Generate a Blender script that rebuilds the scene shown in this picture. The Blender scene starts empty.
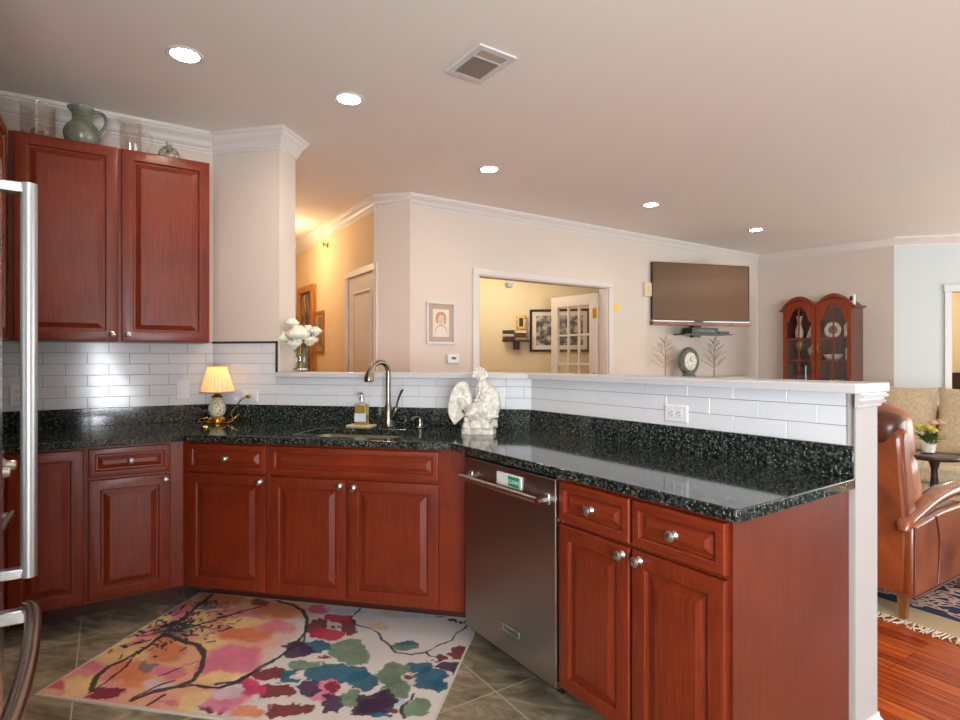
import bpy, bmesh, math, random
import numpy as np
from mathutils import Vector, Matrix, noise as mnoise
PI=math.pi; S2=math.sqrt(.5)
scene=bpy.context.scene; COL=scene.collection
random.seed(7)
def srgb(r,g,b):
    f=lambda c:(c/255/12.92) if c/255<=.04045 else ((c/255+.055)/1.055)**2.4
    return (f(r),f(g),f(b),1)
# ---------------- camera, world, large lights, exposure ----------------
cam_d=bpy.data.cameras.new('camera'); cam=bpy.data.objects.new('camera',cam_d); COL.objects.link(cam)
cam.location=(0,0,1.2913); cam.rotation_euler=(PI/2,0,.2132)
cam_d.lens=575.4/960*36; cam_d.sensor_width=36; cam_d.clip_start=.02
scene.camera=cam
scene.view_settings.view_transform='Standard'; scene.view_settings.look='None'
scene.view_settings.gamma=1; scene.view_settings.use_curve_mapping=False
scene.view_settings.exposure=0.12
wd=bpy.data.worlds.new('sky'); scene.world=wd; wd.use_nodes=True
bg=wd.node_tree.nodes['Background']; bg.inputs[0].default_value=srgb(215,228,245); bg.inputs[1].default_value=.9
def area(name,loc,rot,sx,sy,energy,col):
    l=bpy.data.lights.new(name,'AREA'); l.shape='RECTANGLE'; l.size=sx; l.size_y=sy; l.energy=energy; l.color=col[:3]
    o=bpy.data.objects.new(name,l); COL.objects.link(o); o.location=loc; o.rotation_euler=rot; return o
DAY=(.86,.93,1.0); WARM=(1.0,.80,.60)
area('daylight_fill_kitchen',(1.45,-2.7,1.35),(math.radians(124),0,0),2.5,2.0,430,DAY)   # added fill for unseen window daylight, tilted up to brighten the ceiling
area('daylight_fill_living',(6.3,4.2,1.3),(0,math.radians(112),0),2.0,4.6,175,(.88,1.0,.97))   # added fill for unseen living room windows at right, also aimed up
# ---------------- materials ----------------
def mat(name):
    m=bpy.data.materials.new(name); m.use_nodes=True
    return m,m.node_tree.nodes,m.node_tree.links,m.node_tree.nodes['Principled BSDF']
def plain(name,col,rough=.5,metal=0,coat=0,spec=None,trans=0,emis=None,es=1,bump=None):
    m,n,l,b=mat(name); b.inputs['Base Color'].default_value=col; b.inputs['Roughness'].default_value=rough
    b.inputs['Metallic'].default_value=metal; b.inputs['Coat Weight'].default_value=coat; b.inputs['Coat Roughness'].default_value=.12
    if spec is not None: b.inputs['Specular IOR Level'].default_value=spec
    b.inputs['Transmission Weight'].default_value=trans
    if emis: b.inputs['Emission Color'].default_value=emis; b.inputs['Emission Strength'].default_value=es
    tc=n.new('ShaderNodeTexCoord'); nz=n.new('ShaderNodeTexNoise'); nz.inputs['Scale'].default_value=(bump or (60,.02))[0]
    l.new(tc.outputs['Object'],nz.inputs['Vector'])
    bp=n.new('ShaderNodeBump'); bp.inputs['Strength'].default_value=(bump or (60,.02))[1]; bp.inputs['Distance'].default_value=.01
    l.new(nz.outputs['Fac'],bp.inputs['Height']); l.new(bp.outputs[0],b.inputs['Normal'])
    return m
def noisy(name,c1,c2,scale=(1,1,1),ns=8,rough=.5,metal=0,coat=0,detail=6,bump=.1,rr=None,lo=.35,hi=.65,dist=.003):
    m,n,l,b=mat(name)
    tc=n.new('ShaderNodeTexCoord'); mp=n.new('ShaderNodeMapping'); mp.inputs['Scale'].default_value=scale
    l.new(tc.outputs['Object'],mp.inputs['Vector'])
    nz=n.new('ShaderNodeTexNoise'); nz.inputs['Scale'].default_value=ns; nz.inputs['Detail'].default_value=detail; nz.inputs['Distortion'].default_value=.4
    l.new(mp.outputs[0],nz.inputs['Vector'])
    r=n.new('ShaderNodeValToRGB'); r.color_ramp.elements[0].position=lo; r.color_ramp.elements[1].position=hi
    r.color_ramp.elements[0].color=c1; r.color_ramp.elements[1].color=c2
    l.new(nz.outputs['Fac'],r.inputs[0]); l.new(r.outputs[0],b.inputs['Base Color'])
    b.inputs['Roughness'].default_value=rough; b.inputs['Metallic'].default_value=metal; b.inputs['Coat Weight'].default_value=coat; b.inputs['Coat Roughness'].default_value=.15
    bp=n.new('ShaderNodeBump'); bp.inputs['Strength'].default_value=bump; bp.inputs['Distance'].default_value=dist
    l.new(nz.outputs['Fac'],bp.inputs['Height']); l.new(bp.outputs[0],b.inputs['Normal'])
    return m
def granite():
    m,n,l,b=mat('dark_green_granite')
    tc=n.new('ShaderNodeTexCoord')
    nz=n.new('ShaderNodeTexNoise'); nz.inputs['Scale'].default_value=90; nz.inputs['Detail'].default_value=5; l.new(tc.outputs['Object'],nz.inputs['Vector'])
    r=n.new('ShaderNodeValToRGB'); e=r.color_ramp.elements
    e[0].position=.38; e[0].color=srgb(18,21,20); e[1].position=.64; e[1].color=srgb(72,80,73)
    x=e.new(.52); x.color=srgb(36,45,42)
    l.new(nz.outputs['Fac'],r.inputs[0])
    v=n.new('ShaderNodeTexVoronoi'); v.inputs['Scale'].default_value=150; l.new(tc.outputs['Object'],v.inputs['Vector'])
    r2=n.new('ShaderNodeValToRGB'); r2.color_ramp.interpolation='CONSTANT'; e=r2.color_ramp.elements
    e[0].position=0; e[0].color=(0,0,0,1); e[1].position=.86; e[1].color=(1,1,1,1)
    sep=n.new('ShaderNodeSeparateColor'); l.new(v.outputs['Color'],sep.inputs[0]); l.new(sep.outputs[0],r2.inputs[0])
    rd=n.new('ShaderNodeMath'); rd.operation='LESS_THAN'; rd.inputs[1].default_value=.42; l.new(v.outputs['Distance'],rd.inputs[0])
    mu=n.new('ShaderNodeMath'); mu.operation='MULTIPLY'; l.new(r2.outputs[0],mu.inputs[0]); l.new(rd.outputs[0],mu.inputs[1])
    cr=n.new('ShaderNodeValToRGB'); e=cr.color_ramp.elements; e[0].color=srgb(138,126,92); e[1].color=srgb(130,146,140); l.new(sep.outputs[1],cr.inputs[0])
    mx=n.new('ShaderNodeMix'); mx.data_type='RGBA'; l.new(mu.outputs[0],mx.inputs[0]); l.new(r.outputs[0],mx.inputs[6]); l.new(cr.outputs[0],mx.inputs[7])
    l.new(mx.outputs[2],b.inputs['Base Color']); b.inputs['Roughness'].default_value=.07; b.inputs['Specular IOR Level'].default_value=.75
    return m
def cherry(name,c1,c2,vert=True,rough=.33):
    m,n,l,b=mat(name)
    tc=n.new('ShaderNodeTexCoord'); mp=n.new('ShaderNodeMapping'); mp.inputs['Scale'].default_value=(60,60,2.2) if vert else (2.2,60,60)
    l.new(tc.outputs['Object'],mp.inputs['Vector'])
    nz=n.new('ShaderNodeTexNoise'); nz.inputs['Scale'].default_value=3; nz.inputs['Detail'].default_value=8; nz.inputs['Distortion'].default_value=.3; l.new(mp.outputs[0],nz.inputs['Vector'])
    n2=n.new('ShaderNodeTexNoise'); n2.inputs['Scale'].default_value=3.5; n2.inputs['Detail'].default_value=3; l.new(tc.outputs['Object'],n2.inputs['Vector'])
    ad=n.new('ShaderNodeMath'); ad.operation='ADD'; l.new(nz.outputs['Fac'],ad.inputs[0])
    m2=n.new('ShaderNodeMath'); m2.operation='MULTIPLY'; m2.inputs[1].default_value=.7; l.new(n2.outputs['Fac'],m2.inputs[0]); l.new(m2.outputs[0],ad.inputs[1])
    r=n.new('ShaderNodeValToRGB'); r.color_ramp.elements[0].position=.5; r.color_ramp.elements[1].position=1.2; r.color_ramp.elements[0].color=c1; r.color_ramp.elements[1].color=c2
    l.new(ad.outputs[0],r.inputs[0]); l.new(r.outputs[0],b.inputs['Base Color'])
    b.inputs['Roughness'].default_value=rough; b.inputs['Coat Weight'].default_value=.08; b.inputs['Coat Roughness'].default_value=.2; b.inputs['Specular IOR Level'].default_value=.38
    bp=n.new('ShaderNodeBump'); bp.inputs['Strength'].default_value=.06; bp.inputs['Distance'].default_value=.002; l.new(nz.outputs['Fac'],bp.inputs['Height']); l.new(bp.outputs[0],b.inputs['Normal'])
    return m
def floor_tiles():
    m,n,l,b=mat('slate_floor_tile')
    tc=n.new('ShaderNodeTexCoord'); mp=n.new('ShaderNodeMapping'); mp.inputs['Rotation'].default_value=(0,0,PI/4)
    l.new(tc.outputs['Object'],mp.inputs['Vector'])     # x = (x-y)s , y = (x+y)s
    off=n.new('ShaderNodeVectorMath'); off.operation='ADD'; off.inputs[1].default_value=(1.85,-1.265+.4607*10,0); l.new(mp.outputs[0],off.inputs[0])
    br=n.new('ShaderNodeTexBrick'); br.offset=0; br.squash=1; br.inputs['Scale'].default_value=1; br.inputs['Brick Width'].default_value=.4607; br.inputs['Row Height'].default_value=.4607
    br.inputs['Mortar Size'].default_value=.0035; br.inputs['Mortar Smooth'].default_value=.2; br.inputs['Bias'].default_value=0
    br.inputs['Color1'].default_value=(0,0,0,1); br.inputs['Color2'].default_value=(1,1,1,1); br.inputs['Mortar'].default_value=(.5,.5,.5,1)
    l.new(off.outputs[0],br.inputs['Vector'])
    nz=n.new('ShaderNodeTexNoise'); nz.inputs['Scale'].default_value=5; nz.inputs['Detail'].default_value=8; nz.inputs['Roughness'].default_value=.62; nz.inputs['Distortion'].default_value=1.2
    mp2=n.new('ShaderNodeMapping'); mp2.inputs['Rotation'].default_value=(0,0,.5); mp2.inputs['Scale'].default_value=(1,2.4,1); l.new(tc.outputs['Object'],mp2.inputs['Vector']); l.new(mp2.outputs[0],nz.inputs['Vector'])
    r=n.new('ShaderNodeValToRGB'); e=r.color_ramp.elements; e[0].position=.3; e[0].color=srgb(92,84,70); e[1].position=.70; e[1].color=srgb(204,192,168); x=e.new(.5); x.color=srgb(150,140,118)
    l.new(nz.outputs['Fac'],r.inputs[0])
    mv=n.new('ShaderNodeMix'); mv.data_type='RGBA'; mv.blend_type='MULTIPLY'; mv.inputs[0].default_value=.8; l.new(r.outputs[0],mv.inputs[6])
    tr=n.new('ShaderNodeValToRGB'); tr.color_ramp.elements[0].color=srgb(196,190,178); tr.color_ramp.elements[1].color=srgb(255,255,250); l.new(br.outputs['Color'],tr.inputs[0]); l.new(tr.outputs[0],mv.inputs[7])
    mx=n.new('ShaderNodeMix'); mx.data_type='RGBA'; l.new(br.outputs['Fac'],mx.inputs[0]); l.new(mv.outputs[2],mx.inputs[6]); mx.inputs[7].default_value=srgb(190,178,152)
    l.new(mx.outputs[2],b.inputs['Base Color']); b.inputs['Roughness'].default_value=.42
    mt=n.new('ShaderNodeMath'); mt.operation='SUBTRACT'; l.new(nz.outputs['Fac'],mt.inputs[0]); l.new(br.outputs['Fac'],mt.inputs[1])
    bp=n.new('ShaderNodeBump'); bp.inputs['Strength'].default_value=.5; bp.inputs['Distance'].default_value=.004; l.new(mt.outputs[0],bp.inputs['Height']); l.new(bp.outputs[0],b.inputs['Normal'])
    return m
def plank_floor():
    m,n,l,b=mat('red_hardwood_planks')
    tc=n.new('ShaderNodeTexCoord'); mp=n.new('ShaderNodeMapping'); mp.inputs['Rotation'].default_value=(0,0,PI/4); l.new(tc.outputs['Object'],mp.inputs['Vector'])
    br=n.new('ShaderNodeTexBrick'); br.offset=.37; br.inputs['Scale'].default_value=1; br.inputs['Brick Width'].default_value=1.1; br.inputs['Row Height'].default_value=.083; br.inputs['Mortar Size'].default_value=.0012
    br.inputs['Color1'].default_value=(0,0,0,1); br.inputs['Color2'].default_value=(1,1,1,1); l.new(mp.outputs[0],br.inputs['Vector'])
    mp2=n.new('ShaderNodeMapping'); mp2.inputs['Scale'].default_value=(2,40,1); l.new(mp.outputs[0],mp2.inputs['Vector'])
    nz=n.new('ShaderNodeTexNoise'); nz.inputs['Scale'].default_value=1.5; nz.inputs['Detail'].default_value=6; l.new(mp2.outputs[0],nz.inputs['Vector'])
    ad=n.new('ShaderNodeMath'); ad.operation='MULTIPLY_ADD'; ad.inputs[1].default_value=.25; l.new(br.outputs['Color'],ad.inputs[0]); l.new(nz.outputs['Fac'],ad.inputs[2])
    r=n.new('ShaderNodeValToRGB'); e=r.color_ramp.elements; e[0].position=.35; e[0].color=srgb(112,40,14); e[1].position=.85; e[1].color=srgb(205,104,44); x=e.new(.6); x.color=srgb(165,68,24)
    l.new(ad.outputs[0],r.inputs[0])
    mx=n.new('ShaderNodeMix'); mx.data_type='RGBA'; l.new(br.outputs['Fac'],mx.inputs[0]); l.new(r.outputs[0],mx.inputs[6]); mx.inputs[7].default_value=srgb(60,20,8)
    l.new(mx.outputs[2],b.inputs['Base Color']); b.inputs['Roughness'].default_value=.3
    return m
def brushed(name,col,rough,dir_z=True):
    m,n,l,b=mat(name); b.inputs['Base Color'].default_value=col; b.inputs['Metallic'].default_value=1; b.inputs['Roughness'].default_value=rough
    tc=n.new('ShaderNodeTexCoord'); mp=n.new('ShaderNodeMapping'); mp.inputs['Scale'].default_value=(2,2,300) if not dir_z else (300,300,2); l.new(tc.outputs['Object'],mp.inputs['Vector'])
    nz=n.new('ShaderNodeTexNoise'); nz.inputs['Scale'].default_value=2; l.new(mp.outputs[0],nz.inputs['Vector'])
    bp=n.new('ShaderNodeBump'); bp.inputs['Strength'].default_value=.05; bp.inputs['Distance'].default_value=.001; l.new(nz.outputs['Fac'],bp.inputs['Height']); l.new(bp.outputs[0],b.inputs['Normal'])
    return m
def glassm(name,col=(1,1,1,1),rough=0.0,alpha=None):
    m,n,l,b=mat(name)
    n.remove(b); out=n['Material Output']
    ge=n.new('ShaderNodeNewGeometry'); tr=n.new('ShaderNodeBsdfTransparent'); tr.inputs[0].default_value=col
    gl=n.new('ShaderNodeBsdfGlossy'); gl.inputs['Roughness'].default_value=.03
    lw=n.new('ShaderNodeFresnel'); lw.inputs[0].default_value=1.45
    mt=n.new('ShaderNodeMath'); mt.operation='MULTIPLY_ADD'; mt.inputs[1].default_value=.9; mt.inputs[2].default_value=.06; l.new(lw.outputs[0],mt.inputs[0])
    iv=n.new('ShaderNodeMath'); iv.operation='SUBTRACT'; iv.inputs[0].default_value=1; l.new(ge.outputs['Backfacing'],iv.inputs[1]); m3=n.new('ShaderNodeMath'); m3.operation='MULTIPLY'; l.new(iv.outputs[0],m3.inputs[0]); l.new(mt.outputs[0],m3.inputs[1])
    mx=n.new('ShaderNodeMixShader'); l.new(m3.outputs[0],mx.inputs[0]); l.new(tr.outputs[0],mx.inputs[1]); l.new(gl.outputs[0],mx.inputs[2]); l.new(mx.outputs[0],out.inputs[0])
    return m
def vcol(name,rough=.9,bump=.4):
    m,n,l,b=mat(name); a=n.new('ShaderNodeVertexColor'); a.layer_name='paint'; l.new(a.outputs[0],b.inputs['Base Color']); b.inputs['Roughness'].default_value=rough
    tc=n.new('ShaderNodeTexCoord'); nz=n.new('ShaderNodeTexNoise'); nz.inputs['Scale'].default_value=400; l.new(tc.outputs['Object'],nz.inputs['Vector'])
    bp=n.new('ShaderNodeBump'); bp.inputs['Strength'].default_value=bump; bp.inputs['Distance'].default_value=.002; l.new(nz.outputs['Fac'],bp.inputs['Height']); l.new(bp.outputs[0],b.inputs['Normal'])
    return m
M={}
M['wall']=plain('cream_pink_wall_paint',srgb(219,206,195),.85,bump=(180,.06))
M['denwall']=plain('yellow_den_paint',srgb(222,210,180),.85,bump=(180,.06))
M['hallwall']=plain('warm_hall_paint',srgb(222,196,158),.85,bump=(180,.06))
M['ceil']=plain('ceiling_paint',srgb(242,234,226),.9,bump=(120,.08))
M['white']=plain('white_trim_paint',srgb(216,215,216),.38)
M['coolwall']=plain('cool_daylit_wall_paint',srgb(204,210,212),.85,bump=(180,.06))  # whiter-blue paint, with the wall's cool daylight put into the colour
M['trimsoft']=plain('soft_white_crown_paint',srgb(222,214,208),.4)
M['post']=plain('beige_post_paint',srgb(172,167,165),.65)
M['capwhite']=plain('satin_cap_paint',srgb(202,200,202),.4)
M['doorwhite']=plain('off_white_door_paint',srgb(216,208,200),.4)
M['tile']=plain('glazed_white_tile',srgb(220,222,226),.12,coat=.2,bump=(9,.05))
M['grout']=plain('grey_grout',srgb(104,104,106),.9)
M['darktrim']=plain('dark_tile_edge_trim',srgb(62,50,46),.35,metal=.3)
M['granite']=granite()
M['cherry']=cherry('cherry_wood',srgb(88,27,11),srgb(126,46,21))
M['cherryh']=cherry('cherry_wood_horizontal',srgb(92,28,11),srgb(132,49,22),False)
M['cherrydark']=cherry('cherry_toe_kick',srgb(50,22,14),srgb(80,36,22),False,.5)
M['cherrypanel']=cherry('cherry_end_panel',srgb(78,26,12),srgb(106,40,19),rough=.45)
M['steel']=brushed('dark_stainless',srgb(164,154,146),.34,False)
M['steelbright']=brushed('bright_stainless',srgb(205,208,212),.25)
M['nickel']=plain('brushed_nickel',srgb(200,198,194),.28,metal=1)
M['faucetm']=plain('warm_brushed_nickel',srgb(150,138,126),.25,metal=1)
M['sinkm']=brushed('sink_steel',srgb(222,212,198),.35)
M['handlem']=plain('satin_handle_metal',srgb(186,190,194),.38,metal=1)
M['brass']=plain('polished_brass',srgb(214,170,80),.22,metal=1)
M['black']=plain('black_plastic',srgb(18,18,20),.3)
M['blackgap']=plain('dark_recess',srgb(14,12,12),.8)
M['floor']=floor_tiles(); M['planks']=plank_floor()
M['glass']=glassm('clear_glass'); M['glasspink']=glassm('faint_tinted_glass',srgb(250,247,245))
M['white_plastic']=plain('white_plastic',srgb(226,226,228),.35)
M['cream_plastic']=plain('cream_plastic',srgb(222,206,170),.4)
M['ceramic']=noisy('weathered_white_ceramic',srgb(204,196,178),srgb(246,242,234),ns=34,rough=.5,bump=.6,dist=.004)
M['green_glaze']=noisy('sage_green_glaze',srgb(104,112,96),srgb(138,142,122),ns=14,rough=.22,bump=.15)
M['leather']=noisy('tan_leather',srgb(104,48,22),srgb(150,76,38),ns=5,rough=.32,coat=.25,bump=.35,dist=.006)
M['leatherdark']=noisy('dark_brown_leather',srgb(70,32,20),srgb(105,52,30),ns=5,rough=.35,coat=.2,bump=.2)
M['leatherlight']=noisy('light_tan_leather',srgb(122,66,36),srgb(176,104,64),ns=6,rough=.35,coat=.2,bump=.6,dist=.008)
M['armwood']=noisy('glossy_brown_arm',srgb(112,58,32),srgb(150,84,48),ns=6,rough=.22,coat=.5,bump=.1)
M['darkwood']=noisy('dark_walnut',srgb(46,30,24),srgb(72,50,38),(1,1,8),ns=5,rough=.35)
M['legwood']=noisy('brown_leg_wood',srgb(110,66,30),srgb(140,90,46),(4,4,1),ns=5,rough=.4)
M['linen']=noisy('beige_sofa_fabric',srgb(196,176,142),srgb(216,198,166),ns=40,rough=.95,bump=.4,dist=.002)
M['linengrey']=noisy('blue_grey_fabric',srgb(150,162,172),srgb(176,188,196),ns=40,rough=.95,bump=.4)
M['chinawood']=cherry('mahogany',srgb(92,34,18),srgb(150,66,36))
M['chinadark']=cherry('mahogany_side',srgb(70,38,26),srgb(100,56,40))
M['giltwood']=noisy('golden_oak_frame',srgb(150,92,30),srgb(196,134,58),(6,6,1),ns=5,rough=.35,bump=.2)
M['gold']=noisy('gilt_gold',srgb(170,125,50),srgb(220,178,90),ns=25,rough=.35,metal=.6)
M['leaf']=noisy('green_leaf',srgb(52,84,36),srgb(106,140,62),ns=20,rough=.5)
M['petal']=noisy('cream_petal',srgb(226,218,196),srgb(244,240,228),ns=18,rough=.6)
M['yellowpetal']=noisy('yellow_petal',srgb(196,180,50),srgb(224,214,110),ns=18,rough=.6)
M['pinkpetal']=noisy('salmon_petal',srgb(206,150,120),srgb(228,184,156),ns=18,rough=.6)
M['stone']=noisy('grey_stone',srgb(84,86,80),srgb(122,124,114),ns=16,rough=.7,bump=.4)
M['mulch']=noisy('shell_filler',srgb(96,88,72),srgb(206,198,178),ns=40,rough=.7,bump=.8)
M['paper']=plain('ivory_paper',srgb(228,218,204),.8)
M['mattan']=plain('taupe_mat_board',srgb(184,162,146),.8)
M['ledge']=plain('mantel_paint',srgb(214,206,198),.5)
# ---------------- geometry helpers ----------------
ROT={'W':0,'S':0,'P':-PI/4,'L':PI/4,'Q':-.7662,'D':.801}   # W world, S sink wall, L left wall, P range/hall wall, Q peninsula
QO=(.030,.018); DO=(.027,-.117)
def atY(c,y):   # point of the peninsula line c at world height y
    r=ROT['Q']; C=c+QO[1]; A=(y-C*math.cos(r))/math.sin(r); return (A*math.cos(r)-C*math.sin(r),y)
def aQ(c,y): r=ROT['Q']; return (y-(c+QO[1])*math.cos(r))/math.sin(r)-QO[0]
def fr(frame,a,c,z=0):
    if frame=='Q': a+=QO[0]; c+=QO[1]
    if frame=='D': a+=DO[0]; c+=DO[1]
    r=ROT[frame]; return (a*math.cos(r)-c*math.sin(r),a*math.sin(r)+c*math.cos(r),z)
class MB:
    def __init__(s): s.v=[]; s.f=[]; s.mi=[]; s.cur=0
    def add(s,vs,fs):
        o=len(s.v); s.v+= [tuple(v) for v in vs]; s.f+=[[i+o for i in f] for f in fs]; s.mi+=[s.cur]*len(fs); return s
    def box(s,x0,y0,z0,x1,y1,z1):
        x0,x1=min(x0,x1),max(x0,x1);y0,y1=min(y0,y1),max(y0,y1);z0,z1=min(z0,z1),max(z0,z1)
        return s.add([(x0,y0,z0),(x1,y0,z0),(x1,y1,z0),(x0,y1,z0),(x0,y0,z1),(x1,y0,z1),(x1,y1,z1),(x0,y1,z1)],
            [(0,3,2,1),(4,5,6,7),(0,1,5,4),(1,2,6,5),(2,3,7,6),(3,0,4,7)])
    def prism(s,poly,z0,z1):
        n=len(poly); A=sum(poly[i][0]*poly[(i+1)%n][1]-poly[(i+1)%n][0]*poly[i][1] for i in range(n))
        if A<0: poly=poly[::-1]
        return s.add([(x,y,z0) for x,y in poly]+[(x,y,z1) for x,y in poly],[list(range(n))[::-1],list(range(n,2*n))]+[(i,(i+1)%n,(i+1)%n+n,i+n) for i in range(n)])
    def prismy(s,poly,y0,y1):   # poly in x,z ; extruded along y
        n=len(poly); A=sum(poly[i][0]*poly[(i+1)%n][1]-poly[(i+1)%n][0]*poly[i][1] for i in range(n))
        if A<0: poly=poly[::-1]
        return s.add([(x,y0,z) for x,z in poly]+[(x,y1,z) for x,z in poly],[list(range(n)),list(range(n,2*n))[::-1]]+[((i+1)%n,i,i+n,(i+1)%n+n) for i in range(n)])
    def lathe(s,prof,n=24,axis='z',cx=0,cy=0,cz=0,rf=None):
        vs=[];fs=[];k=len(prof)
        for i in range(n):
            t=2*PI*i/n
            for r,z in prof:
                rr=r*(rf(i,z) if rf else 1)
                p=(rr*math.cos(t),rr*math.sin(t),z)
                if axis=='-y': p=(p[0],-p[2],p[1])
                elif axis=='x': p=(p[2],p[0],p[1])
                vs.append((p[0]+cx,p[1]+cy,p[2]+cz))
        for i in range(n):
            j=(i+1)%n
            for q in range(k-1): fs.append((i*k+q,j*k+q,j*k+q+1,i*k+q+1))
        if prof[0][0]>1e-6: fs.append([i*k for i in range(n)][::-1])
        if prof[-1][0]>1e-6: fs.append([i*k+k-1 for i in range(n)])
        return s.add(vs,fs)
    def tube(s,pts,rad,n=10,res=0,flat=1.0,up=None,closed=False):
        P=[Vector(p) for p in pts]; R=rad if isinstance(rad,(list,tuple)) else [rad]*len(P)
        if res:
            Q=[];RR=[]
            for i in range(len(P)-1):
                p0=P[max(i-1,0)];p1=P[i];p2=P[i+1];p3=P[min(i+2,len(P)-1)]
                for k in range(res):
                    t=k/res
                    Q.append(.5*((2*p1)+(-p0+p2)*t+(2*p0-5*p1+4*p2-p3)*t*t+(-p0+3*p1-3*p2+p3)*t**3)); RR.append(R[i]*(1-t)+R[i+1]*t)
            Q.append(P[-1]);RR.append(R[-1]);P=Q;R=RR
        vs=[];fs=[];m=len(P)
        T=(P[1]-P[0]).normalized(); u=Vector(up) if up else (Vector((0,0,1)) if abs(T.z)<.9 else Vector((1,0,0)))
        for i in range(m):
            T=((P[i+1] if i<m-1 else P[i])-(P[i-1] if i>0 else P[i])).normalized()
            u=(u-T*u.dot(T)).normalized(); w=T.cross(u)
            for k in range(n):
                a=2*PI*k/n; vs.append(P[i]+u*(math.cos(a)*R[i]*flat)+w*(math.sin(a)*R[i]))
        for i in range(m-1):
            for k in range(n): fs.append((i*n+k,i*n+(k+1)%n,(i+1)*n+(k+1)%n,(i+1)*n+k))
        fs.append(list(range(n))[::-1]); fs.append([(m-1)*n+k for k in range(n)])
        return s.add(vs,fs)
    def ell(s,c,r,n=16,m=10,bump=None):
        vs=[];fs=[]
        for j in range(m+1):
            ph=-PI/2+PI*j/m
            for i in range(n):
                t=2*PI*i/n; d=Vector((math.cos(t)*math.cos(ph),math.sin(t)*math.cos(ph),math.sin(ph)))
                k=1+(bump*(mnoise.noise(d*2.5+Vector(c)*9)) if bump else 0)
                vs.append((c[0]+r[0]*d.x*k,c[1]+r[1]*d.y*k,c[2]+r[2]*d.z*k))
        for j in range(m):
            for i in range(n): fs.append((j*n+i,j*n+(i+1)%n,(j+1)*n+(i+1)%n,(j+1)*n+i))
        return s.add(vs,fs)
    def rings(s,w,h,rg):   # concentric rectangles: raised panel slab, x 0..w, z 0..h, front at -y
        vs=[];fs=[]
        for ins,y in rg: vs+=[(ins,y,ins),(w-ins,y,ins),(w-ins,y,h-ins),(ins,y,h-ins)]
        for k in range(len(rg)-1):
            for i in range(4): fs.append((k*4+i,k*4+(i+1)%4,k*4+4+(i+1)%4,k*4+4+i))
        L=4*(len(rg)-1); fs.append((L,L+1,L+2,L+3)); fs.append((3,2,1,0))
        return s.add(vs,fs)
    def sweep(s,path,prof,side=1):  # path 2D list, prof (out,z) closed outline; out to the right of travel * side
        n=len(path);k=len(prof);vs=[];fs=[]
        for i,(x,y) in enumerate(path):
            ds=[]
            if i>0: ds.append(Vector((x-path[i-1][0],y-path[i-1][1])).normalized())
            if i<n-1: ds.append(Vector((path[i+1][0]-x,path[i+1][1]-y)).normalized())
            ns=[Vector((d.y,-d.x))*side for d in ds]
            if len(ns)==2:
                b=(ns[0]+ns[1]).normalized(); mv=b/max(.3,b.dot(ns[0]))
            else: mv=ns[0]
            vs+=[(x+mv.x*o,y+mv.y*o,z) for o,z in prof]
        for i in range(n-1):
            for q in range(k): fs.append((i*k+q,i*k+(q+1)%k,(i+1)*k+(q+1)%k,(i+1)*k+q))
        fs.append(list(range(k))[::-1]); fs.append([(n-1)*k+q for q in range(k)])
        return s.add(vs,fs)
    def build(s,name,m,parent=None,loc=(0,0,0),rot=(0,0,0),bevel=0,smooth=35,sub=0):
        me=bpy.data.meshes.new(name); me.from_pydata(s.v,[],s.f)
        ms=m if isinstance(m,(list,tuple)) else [m]
        for x in ms: me.materials.append(x)
        if len(ms)>1: me.polygons.foreach_set('material_index',s.mi)
        bm=bmesh.new(); bm.from_mesh(me); bmesh.ops.recalc_face_normals(bm,faces=bm.faces); bm.to_mesh(me); bm.free()
        if smooth:
            me.polygons.foreach_set('use_smooth',[True]*len(me.polygons)); me.set_sharp_from_angle(angle=math.radians(smooth))
        o=bpy.data.objects.new(name,me); COL.objects.link(o); o.location=loc; o.rotation_euler=rot
        if parent: o.parent=parent
        if bevel:
            b=o.modifiers.new('bevel','BEVEL'); b.width=bevel; b.segments=2; b.limit_method='ANGLE'; b.angle_limit=math.radians(40)
        if sub:
            b=o.modifiers.new('sub','SUBSURF'); b.levels=sub; b.render_levels=sub
        return o
def tag(o,label=None,cat=None,group=None,kind=None):
    if label: o['label']=label
    if cat: o['category']=cat
    if group: o['group']=group
    if kind: o['kind']=kind
    return o
def thing(name,label,cat,frame='W',loc=(0,0,0),rz=0,group=None):
    o=bpy.data.objects.new(name,None); COL.objects.link(o); o.location=fr(frame,*loc); o.rotation_euler=(0,0,ROT[frame]+rz); o.empty_display_size=.05
    return tag(o,label,cat,group)
def struct(name,mb,m,frame='W',parent=None,bevel=0,smooth=35):
    o=mb.build(name,m,parent,bevel=bevel,smooth=smooth)
    if not parent: o.location=fr(frame,0,0); o.rotation_euler=(0,0,ROT[frame]); o['kind']='structure'
    return o
def kids(o): return [c for c in bpy.data.objects if c.parent==o]
def copy_tree(o,parent=None):
    c=o.copy(); COL.objects.link(c); c.parent=parent
    for ch in kids(o): copy_tree(ch,c)
    return c
def text_mesh(name,txt,size,m,parent,loc,rot=(PI/2,0,0),ext=.0004,align='CENTER',sx=1):
    cu=bpy.data.curves.new(name,'FONT'); cu.body=txt; cu.size=size; cu.extrude=ext; cu.align_x=align; cu.align_y='CENTER'
    o=bpy.data.objects.new(name+'_src',cu); COL.objects.link(o); bpy.context.view_layer.update()
    me=bpy.data.meshes.new_from_object(o.evaluated_get(bpy.context.evaluated_depsgraph_get())); COL.objects.unlink(o); bpy.data.objects.remove(o)
    me.materials.clear(); me.materials.append(m)
    t=bpy.data.objects.new(name,me); COL.objects.link(t); t.parent=parent; t.location=loc; t.rotation_euler=rot; t.scale=(sx,1,1)
    return t
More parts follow.
